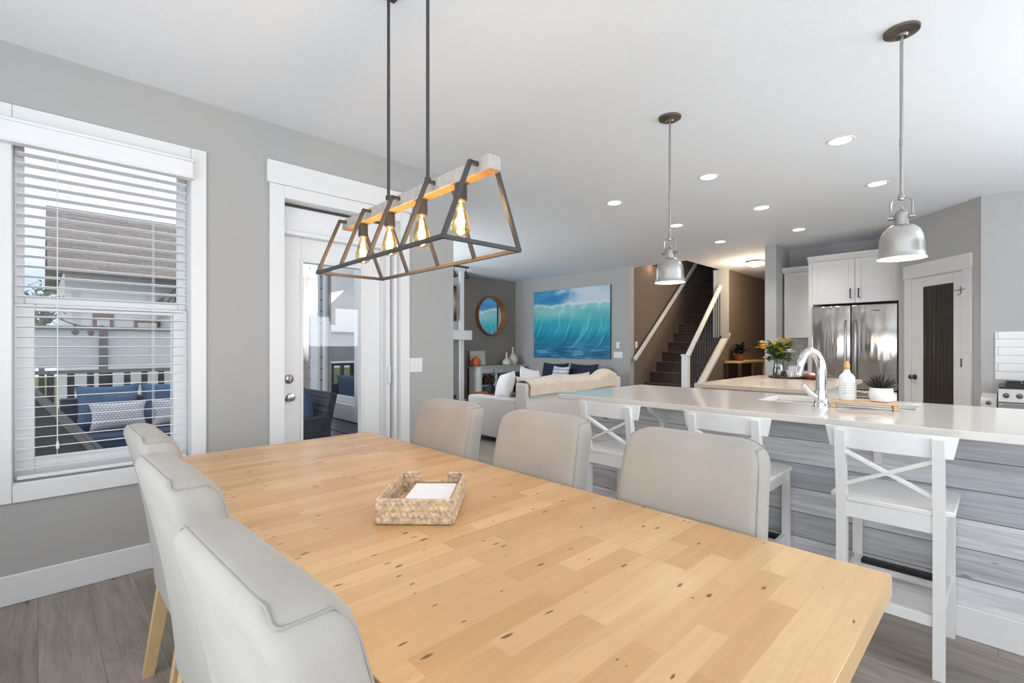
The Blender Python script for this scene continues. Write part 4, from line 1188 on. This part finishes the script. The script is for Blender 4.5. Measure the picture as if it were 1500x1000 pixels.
def build_living():
    # round mirror
    c = Vector((7.09, 7.87, 1.912))
    t = thing('round_mirror', 'round mirror with deep wooden ring frame reflecting the wave picture', 'mirror', c)
    obj('ring_frame', MB().lathe([(.405, -.012), (.405, -.10), (.415, -.105), (.425, -.10), (.43, -.005), (.405, -.004)], c, 64, cap=False, axis='y'), MAT['ringwood'], t)
    obj('mirror_glass', MB().lathe([(.405, -.014), (.002, -.0141)], c, 64, cap=False, axis='y').lathe([(.42, -.004), (.002, -.004)], c, 32, cap=False, axis='y'), MAT['mirror'], t)
    # fireplace breast
    f = thing('fireplace', 'fireplace breast with stone face and white mantel shelf in the living room', 'fireplace', (5.1, 7.7, 0))
    obj('breast', MB().box(4.1, 6.04, 7.52, 7.869, 0, H - .001), MAT['wall'], f)
    obj('stone_surround', MB().box(4.3, 5.94, 7.505, 7.52, .0, 1.38), MAT['stone'], f)
    for x in (4.12, 5.96): obj('pilaster', MB().box(x - .02, x + .085, 7.48, 7.52, 0, H - .002, .004), MAT['trim'], f)
    obj('mantel', MB().box(4.0, 6.12, 7.32, 7.50, 1.375, 1.56, .005), MAT['trim'], f)
    tv = thing('wall_television', 'black flat television mounted above the white mantel shelf', 'television', (5.2, 7.48, 1.75))
    obj('screen', MB().box(4.55, 5.83, 7.445, 7.495, 1.745, 2.43, .004), MAT['tvscreen'], tv)
    obj('wall_mount', MB().box(4.9, 5.4, 7.495, 7.519, 1.9, 2.2), MAT['black'], tv)
    # track light
    k = thing('track_light', 'black ceiling track with two small spot heads in front of the mantel', 'light', (5.2, 7.0, H))
    obj('track', MB().box(4.7, 5.76, 6.985, 7.015, H - .03, H), MAT['black'], k)
    for x in (5.42, 5.70):
        h = MB(); h.tube([(x, 7.0, H - .03), (x, 7.0, H - .09)], .008, 8)
        h.lathe([(.02, .04), (.024, .0), (.048, -.09), (.046, -.09)], n=20, mat4=Matrix.Translation((x, 7.0, H - .13)) @ Matrix.Rotation(R(-28), 4, 'X'))
        hd = obj('spot_head', h, MAT['charcoal'], k)
        obj('spot_lens', MB().lathe([(.043, -.088), (.002, -.089)], n=18, cap=False, mat4=Matrix.Translation((x, 7.0, H - .13)) @ Matrix.Rotation(R(-28), 4, 'X')), MAT['lens'], hd)
    # console table
    c = thing('console_table', 'pale grey console table with open shelves against the mirror wall', 'console', (7.1, 7.6, 0))
    P = MAT['consolep']; x0, x1, y0, y1 = 6.42, 7.74, 7.42, 7.845
    obj('top', MB().box(x0 - .02, x1 + .02, y0 - .02, y1, .80, .832, .004), P, c)
    obj('end_panel', MB().box(x0, x0 + .03, y0 + .05, y1 - .01, .04, .80, .002), MAT['white_cab'], c)
    for x in (x0 + .025, x1 - .03):
        for y in (y0 + .025, y1 - .04): obj('leg', MB().box(x - .025, x + .025, y - .025, y + .025, 0, .80, .003), P, c)
    obj('divider', MB().box(6.86, 6.90, y0, y1 - .02, .12, .68, .003), P, c)
    for a, b_ in ((x0 + .05, 7.08), (7.085, x1 - .055)):
        d = obj('drawer', MB().box(a, b_, y0 - .005, y0 + .25, .69, .795, .003), P, c)
        obj('knob', MB().lathe([(.006, 0), (.006, -.014), (.014, -.02), (.004, -.03)], ((a + b_) / 2, y0 - .005, .742), 12, axis='y'), MAT['black'], d)
    for z in (.10, .42): obj('shelf', MB().box(x0 + .03, x1 - .01, y0 + .02, y1 - .02, z, z + .025, .003), P, c)
    obj('back_panel', MB().box(x0 + .03, x1 - .01, y1 - .018, y1 - .008, .1, .80), P, c)
    bk = [('leather_book', 6.98, .40, 'darkwood', 'dark brown upright book on the console shelf'), ('grey_book', 7.06, .30, 'stone', 'grey upright book beside the brown one on the console shelf')]
    for nm, x, h_, m_, l in bk: tag(obj(nm, MB().box(x, x + .04, 7.50, 7.70, .446, .446 + h_ * .55, .003), MAT[m_], loc=(x + .02, 7.6, .446)), l, 'book')
    bxs = MB().box(6.60, 6.82, 7.5, 7.75, .446, .60, .01)
    tag(obj('storage_box', bxs, MAT['darkwood'], loc=(6.71, 7.62, .446)), 'dark box on the console shelf behind the leafy vase', 'box')
    def vase(nm, x, y, prof, m_, l):
        tag(obj(nm, MB().lathe(prof, (x, y, .833), 32), MAT[m_], loc=(x, y, .833)), l, 'vase')
    vase('bottle_vase', 7.36, 7.62, [(.05, 0), (.085, .006), (.105, .04), (.10, .09), (.06, .13), (.026, .155), (.02, .19), (.019, .27), (.024, .285), (.018, .285), (.015, .20)], 'ceramic', 'squat cream vase with slim neck on the console')
    vase('bottle_vase', 7.58, 7.65, [(.045, 0), (.075, .006), (.112, .07), (.118, .14), (.095, .19), (.045, .235), (.023, .265), (.02, .36), (.026, .40), (.02, .40), (.016, .28)], 'ceramic', 'taller cream vase with slim neck next to the squat one')
    vase('globe_vase', 6.40 + .06, 7.60, [(.045, 0), (.075, .006), (.098, .05), (.10, .10), (.085, .15), (.05, .178), (.034, .188), (.034, .205), (.028, .205), (.028, .17)], 'orange', 'orange globe vase on the console')
    m = Matrix.Translation((6.66, 7.76, .833)) @ Matrix.Rotation(R(-8), 4, 'X')
    p = thing('picture_frame', 'pale framed print leaning on the wall behind the orange vase', 'picture', (6.66, 7.76, .833))
    obj('frame', MB().box(-.22, .22, -.012, .012, 0, .02, mat4=m).box(-.22, .22, -.012, .012, .31, .33, mat4=m).box(-.22, -.20, -.012, .012, .02, .31, mat4=m).box(.20, .22, -.012, .012, .02, .31, mat4=m), MAT['beam_face'], p)
    obj('print', MB().box(-.20, .20, -.006, .004, .02, .31, mat4=m), MAT['ceramic'], p)
    # sofa with its back to the kitchen
    S = MAT['wave_sofa']
    s = thing('sofa', 'pale fabric sofa with its back to the kitchen', 'sofa', (5.25, 4.65, 0))
    obj('base', MB().box(4.24, 6.28, 4.16, 5.08, .07, .30, .015), S, s)
    obj('back', MB().box(4.205, 6.30, 4.02, 4.21, .07, .80, .03, 3), S, s)
    obj('armrest', MB().box(4.20, 4.40, 4.20, 5.12, .07, .59, .025, 3), S, s)
    obj('armrest', MB().box(6.10, 6.30, 4.20, 5.12, .07, .59, .025, 3), S, s)
    for x in (4.42, 5.26): obj('seat_cushion', MB().box(x, x + .82, 4.38, 5.10, .30, .46, .035, 3), S, s)
    for x in (4.44, 5.27): obj('back_cushion', MB().pillow((x + .41, 4.42, .66), .80, .40, .22, Matrix.Rotation(R(-8), 4, 'X')), S, s)
    for x in (4.27, 6.23):
        for y in (4.1, 4.98): obj('foot', MB().box(x - .025, x + .025, y - .025, y + .025, 0, .075), MAT['black'], s)
    # throw over the sofa back
    th = MB()
    def blanket(off):
        def g(u, v):
            x = 4.25 + 1.88 * u
            top = .825 + .085 * math.exp(-((u - .92) / .10) ** 2) + .03 * math.exp(-((u - .30) / .08) ** 2) + .012 * noise.noise(Vector((x * 5, 0, 1)))
            hem = .645 + .02 * u + .008 * math.sin(u * 9)
            r = .110 + off
            if v < .4: y = 4.108 - r; z = hem + (top - .05 - hem) * (v / .4)
            elif v < .7:
                a = PI * (v - .4) / .3; y = 4.108 - r * math.cos(a); z = top - .05 + (.05 + off * .9) * math.sin(a)
            else: y = 4.108 + r; z = top - .05 - .04 * (v - .7) / .3
            n_ = .004 * noise.noise(Vector((x * 9, v * 6, 2)))
            return Vector((x + .012 * noise.noise(Vector((v * 5, u * 3, 9))), y - n_, z + n_))
        return g
    th.grid(blanket(0.0), 70, 30); th.grid(blanket(.014), 70, 30)
    tag(obj('throw_blanket', th, MAT['cream'], loc=(5.3, 4.108, .65)), 'cream throw blanket draped over the sofa back', 'blanket')
    for nm, cc, w, h_, rz, rx, l in (('throw_pillow', (4.63, 4.83, .70), .42, .40, 68, 20, 'white pillow leaning against the sofa armrest'),
                                     ('throw_pillow', (5.02, 4.70, .73), .44, .44, 8, -14, 'white pillow peeking over the middle of the throw blanket')):
        tag(obj(nm, MB().pillow(cc, w, h_, .17, Matrix.Rotation(R(rz), 4, 'Z') @ Matrix.Rotation(R(rx), 4, 'X') @ Matrix.Rotation(R(12), 4, 'Y')), MAT['pillow_w'], loc=cc), l, 'pillow')
    # rug, coffee table, side table
    tag(obj('area_rug', MB().box(3.75, 6.9, 5.03, 7.0, .001, .012, .003), MAT['rug'], loc=(5.3, 5.8, .001)), 'blue grey rug under the living room furniture', 'rug')
    c = Vector((5.62, 6.15, .020))
    ct = thing('coffee_table', 'round wooden coffee table behind the sofa arm', 'table', c)
    obj('top', MB().lathe([(.37, .385), (.40, .392), (.40, .415), (.39, .42), (.01, .42)], c, 48), MAT['copperwood'], ct)
    for q in range(4):
        a = PI / 4 + q * PI / 2
        obj('leg', MB().tube([c + Vector((.25 * math.cos(a), .25 * math.sin(a), .39)), c + Vector((.33 * math.cos(a), .33 * math.sin(a), 0))], .016, 10), MAT['darkwood'], ct)
    vc = c + Vector((-.06, .0, .421))
    pv = thing('leafy_vase', 'dark blue vase with reddish leafy stems on the coffee table', 'plant', vc)
    obj('vase', MB().lathe([(.04, 0), (.055, .004), (.08, .06), (.07, .12), (.036, .155), (.045, .18), (.038, .18), (.03, .15)], vc, 24), MAT['navy'], pv)
    rnd = random.Random(11); lf = MB(); lr = MB()
    for i in range(70):
        az = rnd.uniform(0, 2 * PI); el = rnd.uniform(.2, 1.4)
        b0 = vc + Vector((math.cos(az) * rnd.uniform(0, .09), math.sin(az) * rnd.uniform(0, .09), rnd.uniform(.16, .30)))
        (lf if i % 3 else lr).leaf(b0, (math.cos(az) * math.cos(el), math.sin(az) * math.cos(el), math.sin(el)), rnd.uniform(.05, .11), .035, .2)
    obj('leaves', lf, MAT['leafdark'], pv); obj('red_leaves', lr, M('reddish_leaf', (112, 52, 48), .6), pv)
    gb = c + Vector((.13, -.06, .421))
    tag(obj('brass_bowl', MB().lathe([(.03, 0), (.04, .004), (.075, .04), (.07, .041), (.036, .010), (.005, .009)], gb, 24), steel_mat('brass', (196, 160, 96), .3), loc=gb), 'small brass bowl on the coffee table', 'bowl')
    c = Vector((4.12, 5.62, .0))
    st = thing('side_table', 'small round dark wood side table at the sofa end', 'table', c)
    obj('top', MB().lathe([(.19, .47), (.22, .475), (.22, .50), (.01, .502)], c, 40), MAT['copperwood'], st)
    for q in range(3):
        a = q * 2 * PI / 3 + .4
        obj('leg', MB().tube([c + Vector((.14 * math.cos(a), .14 * math.sin(a), .475)), c + Vector((.19 * math.cos(a),   .19 * math.sin(a), .020))], .014, 8), MAT['black'], st)
    tr = MB(); tr.box(4.06, 4.30, 5.50, 5.70, .503, .515).box(4.06, 4.072, 5.50, 5.70, .515, .55).box(4.288, 4.30, 5.50, 5.70, .515, .55).box(4.072, 4.288, 5.50, 5.512, .515, .55).box(4.072, 4.288, 5.688, 5.70, .515, .55)
    tag(obj('serving_tray', tr, MAT['black'], loc=(4.18, 5.6, .503)), 'black tray on the small round side table', 'tray')
    # navy loveseat by the picture wall
    N_ = MAT['navy']
    l = thing('loveseat', 'navy loveseat below the wave picture', 'sofa', (7.4, 5.85, 0))
    obj('base', MB().box(6.95, 7.80, 5.42, 6.75, .10, .42, .03, 3), N_, l)
    obj('back', MB().box(7.58, 7.80, 5.42, 6.75, .42, .80, .05, 3), N_, l)
    for y in (5.28, 6.73): obj('armrest', MB().box(6.95, 7.80, y, y + .15, .10, .62, .04, 3), N_, l)
    for y in (5.66, 6.38): obj('back_cushion', MB().pillow((7.52, y, .66), .68, .52, .24, Matrix.Rotation(R(90), 4, 'Z') @ Matrix.Rotation(R(12), 4, 'X')), N_, l)
    for x in (7.0, 7.74):
        for y in (5.35, 6.80): obj('foot', MB().box(x - .03, x + .03, y - .03, y + .03, .0125, .105), MAT['black'], l)
    tag(obj('striped_pillow', MB().pillow((7.24, 6.0, .66), .46, .42, .16, Matrix.Rotation(R(82), 4, 'Z') @ Matrix.Rotation(R(14), 4, 'X')), MAT['striped'], loc=(7.24, 6.0, .66)), 'white striped pillow leaning on the navy loveseat', 'pillow')
    c = Vector((7.44, 5.04, 0))
    fp = thing('potted_fern', 'green fern in a pot between the loveseat and the stairs', 'plant', c)
    obj('pot', MB().lathe([(.09, 0), (.11, .01), (.145, .56), (.15, .60), (.135, .60), (.125, .54), (.02, .53)], c, 32), MAT['ceramic'], fp)
    fr = MB(); rnd = random.Random(21)
    for i in range(46):
        az = rnd.uniform(0, 2 * PI); el = rnd.uniform(.8, 1.4); Lf = rnd.uniform(.28, .46)
        d = Vector((math.cos(az) * math.cos(el), math.sin(az) * math.cos(el), math.sin(el)))
        b0 = c + Vector((d.x * .05, d.y * .05, .60))
        s_ = d.cross(Vector((0, 0, 1))).normalized()
        for k in range(3, 12):
            f_ = k / 12; q = b0 + d * Lf * f_ - Vector((0, 0, .35 * Lf * f_ * f_))
            for sg in (1, -1): fr.leaf(q, s_ * sg + d * .4, .075 * (1.15 - f_), .02, .2, seg=2)
    obj('fronds', fr, MAT['leaf'], fp, merge=False)
    # plates on the walls
    def plate(nm, x0, x1, y0, y1, z0, z1, n, axis, l, cat):
        q = thing(nm, l, cat, ((x0 + x1) / 2, (y0 + y1) / 2, z0))
        obj('plate', MB().box(x0, x1, y0, y1, z0, z1, .0015), MAT['plateplastic'], q)
        for i in range(n):
            zm = (z0 + z1) / 2
            if axis == 'y':
                w = (x1 - x0) / n; xc = x0 + w * (i + .5); obj('rocker', MB().box(xc - .016, xc + .016, y0 - .004, y0 + .001, zm - .033, zm + .033, .002), MAT['plateplastic'], q)
            else:
                w = (y1 - y0) / n; yc = y0 + w * (i + .5); obj('rocker', MB().box(x0 - .004, x0 + .001, yc - .016, yc + .016, zm - .033, zm + .033, .002), MAT['plateplastic'], q)
    plate('light_switch', 2.16, 2.285, YW - .007, YW - .0005, 1.045, 1.16, 3, 'y', 'white three-gang switch plate on the wall beside the glazed door', 'switch')
    plate('light_switch', 7.872, 7.8795, 5.0, 5.19, 1.03, 1.145, 3, 'x', 'white wide switch plate below the thermostat', 'switch')
    plate('wall_thermostat', 7.86, 7.8795, 5.06, 5.13, 1.21, 1.33, 1, 'x', 'white thermostat on the wall beside the wave picture', 'thermostat')  # a thermostat, not a switch; only the plate shape is shared
    plate('light_switch', 8.06, 8.135, 4.832, 4.8395, 1.22, 1.34, 1, 'y', 'single switch plate under the stair wall handrail', 'switch')
    w = thing('stair_spotlight', 'small dark spotlight throwing warm light on the stair wall', 'light', (8.75, 4.80, 2.86))
    obj('backplate', MB().lathe([(.045, 0), (.045, -.015), (.01, -.018)], (8.75, 4.839, 2.9), 18, axis='y'), MAT['black'], w)
    obj('head', MB().tube([(8.75, 4.83, 2.9), (8.75, 4.76, 2.90), (8.72, 4.74, 2.83)], .03, 12, rs=[.012, .02, .04]), MAT['black'], w)
    light('stair_glow', 'POINT', (8.62, 4.72, 2.80), 1.6, (1, .66, .36), parent=w, radius=.03)
    # hall console and plant
    h = thing('hall_console', 'wooden console table standing in the hall below the brown wall', 'console', (10.2, 3.5, 0))
    obj('top', MB().box(9.30, 10.75, 3.36, 3.66, .93, .97, .004), MAT['legwood'], h)
    for x in (9.34, 10.68):
        for y in (3.39, 3.63): obj('leg', MB().box(x - .035, x + .035, y - .03, y + .03, 0, .93, .004), MAT['legwood'] if x > 10 else MAT['darkwood'], h)
    obj('lower_shelf', MB().box(9.33, 10.70, 3.38, 3.65, .25, .28), MAT['darkwood'], h)
    obj('back_panel', MB().box(9.36, 10.66, 3.635, 3.65, .28, .93), MAT['darkwood'], h)
    c = Vector((9.62, 3.50, .971))
    hp = thing('hall_plant', 'dark leafy plant in a small basket on the hall console', 'plant', c)
    obj('basket', MB().lathe([(.07, 0), (.085, .01), (.10, .12), (.09, .12), (.02, .11)], c, 24), MAT['copperwood'], hp)
    lf = MB(); rnd = random.Random(31)
    for i in range(60):
        az = rnd.uniform(0, 2 * PI); el = rnd.uniform(.0, 1.3)
        b0 = c + Vector((math.cos(az) * .05, math.sin(az) * .05, rnd.uniform(.12, .26)))
        lf.leaf(b0, (math.cos(az) * math.cos(el), math.sin(az) * math.cos(el), math.sin(el)), rnd.uniform(.10, .20), .07, .3)
    obj('leaves', lf, MAT['leafdark'], hp)
build_living()

# ================================================================== OUTSIDE
def build_outside():
    struct('ground', MB().box(-40, 60, 9.2, 90, -3.2, -3.0), MAT['grass'])
    struct('deck_floor', MB().box(-4, 2.44, YW + .16, 9.0, -.20, -.10), MAT['deck'])
    # railing with privacy panels
    f = thing('deck_railing', 'dark deck railing with frosted privacy panels beyond the outdoor sofa', 'railing', (0, 8.4, -.1))
    y = 8.4
    for x in (-3.6, -2.4, -1.2, .0 + .62, 1.48, 2.36): obj('post', MB().box(x - .045, x + .045, y - .045, y + .045, -.1, 1.52), MAT['rail'], f)
    for z in (.05, .90, 1.47): obj('rail', MB().box(-3.6, 2.36, y - .03, y + .03, z, z + .045), MAT['rail'], f)
    obj('frosted_panel', MB().box(-3.6, 2.36, y + .01, y + .02, .98, 1.47), MAT['frost'], f)
    pk = MB()
    x = -3.5
    while x < 2.3: pk.box(x - .035, x + .035, y - .01, y + .01, .09, .90); x += .19
    o = obj('picket_panel', pk, MAT['rail'], f)
    # sofa
    s = thing('outdoor_sofa', 'grey woven outdoor sofa with denim blue cushions on the deck', 'sofa', (.95, 6.6, -.1))
    obj('frame', MB().box(.16, 2.0, 6.1, 7.0, -.06, .22, .01).box(.16, 2.0, 6.86, 7.0, .22, .70, .01).box(.16, .26, 6.1, 6.9, .22, .48, .01).box(1.9, 2.0, 6.1, 6.9, .22, .48, .01), MAT['wickerdark'], s)
    for x in (.27, .82, 1.37): obj('seat_cushion', MB().box(x, x + .53, 6.12, 6.84, .22, .38, .04, 3), MAT['bluedark'], s)
    for x in (.28, .83, 1.38): obj('back_cushion', MB().pillow((x + .26, 6.74, .60), .55, .50, .20, Matrix.Rotation(R(-10), 4, 'X')), MAT['bluecush'], s)
    for cx, l in ((.60, 'white patterned pillow on the outdoor sofa, next to the black grill cover'), (1.12, 'white patterned pillow on the outdoor sofa, next to the window casing')):
        p = Vector((cx, 6.47, .53))
        tag(obj('patterned_pillow', MB().pillow(p, .48, .30, .14, Matrix.Rotation(R(-16), 4, 'X')), MAT['patterned'], loc=p), l, 'pillow')
    t = Vector((.62, 5.25, -.1))
    ot = thing('outdoor_ottoman', 'round outdoor ottoman with white patterned cushion before the outdoor sofa', 'ottoman', t)
    obj('base', MB().lathe([(.20, 0), (.23, .01), (.24, .34), (.20, .345)], t, 28), MAT['bluecush'], ot)
    obj('cushion', MB().lathe([(.18, .346), (.25, .36), (.265, .40), (.24, .44), (.05, .46)], t, 28), MAT['patterned'], ot)
    # covered grill
    g = thing('covered_grill', 'grill under a black weather cover outside the dining window', 'grill', (-.35, 4.65, -.1))
    obj('cover', MB().prism([(-.95, -.1), (.40, -.1), (.37, .45), (.24, .62), (-.06, 1.02), (-.75, 1.04), (-.93, .6)], 'y', 4.35, 4.95, bev=.02), MAT['cover'], g)
    obj('strap', MB().prism([(.36, .38), (.385, .40), (.02, .93), (-.02, .93)], 'y', 4.335, 4.349), M('grey_strap', (150, 150, 150), .7), g)
    # wicker chair with blue cushion seen through the door
    c = thing('wicker_armchair', 'grey woven armchair with blue cushion on the deck beside the siding', 'chair', (2.05, 4.85, -.1))
    obj('frame', MB().box(1.70, 2.36, 4.45, 5.25, -.06, .34, .01).box(1.70, 2.36, 4.42, 4.54, .3, .56, .01).box(1.72, 2.36, 5.16, 5.28, .3, .56, .01), MAT['wickerdark'], c)
    m = Matrix.Translation((2.30, 4.85, .3)) @ Matrix.Rotation(R(12), 4, 'Y')
    obj('backrest', MB().box(-.04, .04, -.40, .40, 0, .50, .01, mat4=m), MAT['wickerdark'], c)
    obj('seat_cushion', MB().box(1.68, 2.26, 4.56, 5.14, .34, .44, .035, 3), MAT['pillow_w'], c)
    obj('back_cushion', MB().pillow((2.20, 4.85, .62), .56, .46, .18, Matrix.Rotation(R(90), 4, 'Z') @ Matrix.Rotation(R(-10), 4, 'X')), MAT['bluecush'], c)
    c.location.x -= .28; c.location.y += .25
    # string lights
    q = thing('string_lights', 'string of small dark globe lights outside the window', 'lights', (0, 4.4, 1.5))
    A, B = Vector((-.5, 3.56, 2.25)), Vector((.62, 8.4, 1.53))
    pts = [A.lerp(B, i / 20) - Vector((0, 0, .32 * math.sin(PI * i / 20))) for i in range(21)]
    obj('cable', MB().tube(pts, .006, 6), MAT['black'], q)
    for i in (3, 6, 10, 14, 17):
        obj('globe', MB().lathe([(.014, 0), (.016, -.04), (.03, -.06), (.032, -.085), (.018, -.108), (.003, -.112)], pts[i], 14), MAT['charcoal'], q)
    # neighbour house
    h = thing('neighbour_house', 'pale house with brown shingle roof beyond the deck railing', 'house', (2.5, 18, -3))
    obj('wall', MB().box(.45, 6.0, 15.6, 21, -3, 3.1), MAT['housewall'], h)
    obj('roof', MB().prism([(15.1, 2.92), (18.3, 4.95), (18.3, 5.1), (15.0, 3.0)], 'x', .15, 6.3).prism([(18.3, 4.95), (21.5, 2.92), (21.6, 3.0), (18.3, 5.1)], 'x', .15, 6.3), MAT['roofsh'], h)
    obj('wing_wall', MB().box(2.55, 6.2, 13.6, 15.6, -3, 2.35), MAT['housewall'], h)
    obj('wing_roof', MB().prism([(2.15, 2.2), (4.4, 4.15), (6.6, 2.2), (6.6, 2.32), (4.4, 4.3), (2.1, 2.32)], 'y', 13.3, 16.6), MAT['roofdk'], h)
    obj('chimney', MB().box(4.6, 5.2, 17.6, 18.2, 4.4, 5.9), MAT['brownwin'], h)
    for x0, x1, z0, z1 in ((.95, 1.35, 1.5, 2.05), (1.75, 2.3, 1.55, 1.95)):
        w = obj('window', MB().box(x0, x1, 15.56, 15.6, z0, z1), MAT['brownwin'], h)
        obj('pane', MB().box(x0 + .08, x1 - .08, 15.545, 15.56, z0 + .1, z1 - .1), MAT['frost'], w)
    h2 = thing('distant_house', 'tan house with grey roof seen through the door glass', 'house', (12, 24, -3))
    obj('wall', MB().box(9, 15, 26, 32, -3, 1.7), MAT['housewall'], h2)
    obj('roof', MB().prism([(25.4, 1.6), (29, 3.9), (32.6, 1.6)], 'x', 8.6, 15.4), MAT['roofsh'], h2)
    h3 = thing('mirrored_house', 'beige house standing off the open side of the deck', 'house', (-8, 16, -3))
    obj('wall', MB().box(-11, -6, 14, 19, -3, 1.6), MAT['housewall'], h3)
    obj('roof', MB().prism([(13.4, 1.5), (16.5, 3.0), (19.6, 1.5)], 'x', -11.4, -5.6), MAT['roofsh'], h3)
    rnd = random.Random(9)
    for nm, cx, cy, zt, rr, l in (('tree', .03, 14.0, 2.35, .38, 'small green tree beside the neighbour house'), ('tree', -.25, 13.0, 1.75, .42, 'low leafy tree behind the deck railing')):
        tr = thing(nm, l, 'tree', (cx, cy, -3))
        obj('trunk', MB().tube([(cx, cy, -3), (cx + .03, cy, zt - rr)], .06, 8, rs=[.09, .03]), MAT['barkm'], tr)
        cr = MB()
        for i in range(420):
            d = Vector((rnd.gauss(0, 1), rnd.gauss(0, 1), rnd.gauss(0, 1))).normalized() * rr * rnd.random() ** .4
            b0 = Vector((cx, cy, zt - rr * .7)) + Vector((d.x, d.y, d.z * 1.35))
            cr.leaf(b0, (rnd.gauss(0, 1), rnd.gauss(0, 1), rnd.gauss(0, 1)), .09, .06, .2, seg=2)
        obj('crown', cr, MAT['leaf'], tr, merge=False)
build_outside()

# ================================================================== DAYLIGHT AND ADDED FILL
DAY = (.865, .94, 1.0)
light('daylight_patio_glazing', 'AREA', (-1.29, .2, 1.2), 72, DAY, 2.1, (0, R(-132), 0), size_y=4.1)
light('side_wall_fill', 'AREA', (.9, -2.44, 1.5), 52, DAY, 2.9, (R(122), 0, 0), size_y=1.5)  # added fill light on the unseen side wall
light('kitchen_ceiling_fill', 'AREA', (4.2, -2.44, 1.65), 92, DAY, 1.6, (R(138), 0, 0), size_y=1.2)  # added fill, tilted up to brighten the kitchen ceiling
light('living_ceiling_fill', 'AREA', (2.63, 6.88, 1.45), 118, DAY, 1.55, (0, R(-135), 0), size_y=1.4)  # added fill on a hidden stretch of wall, tilted up at the ceiling
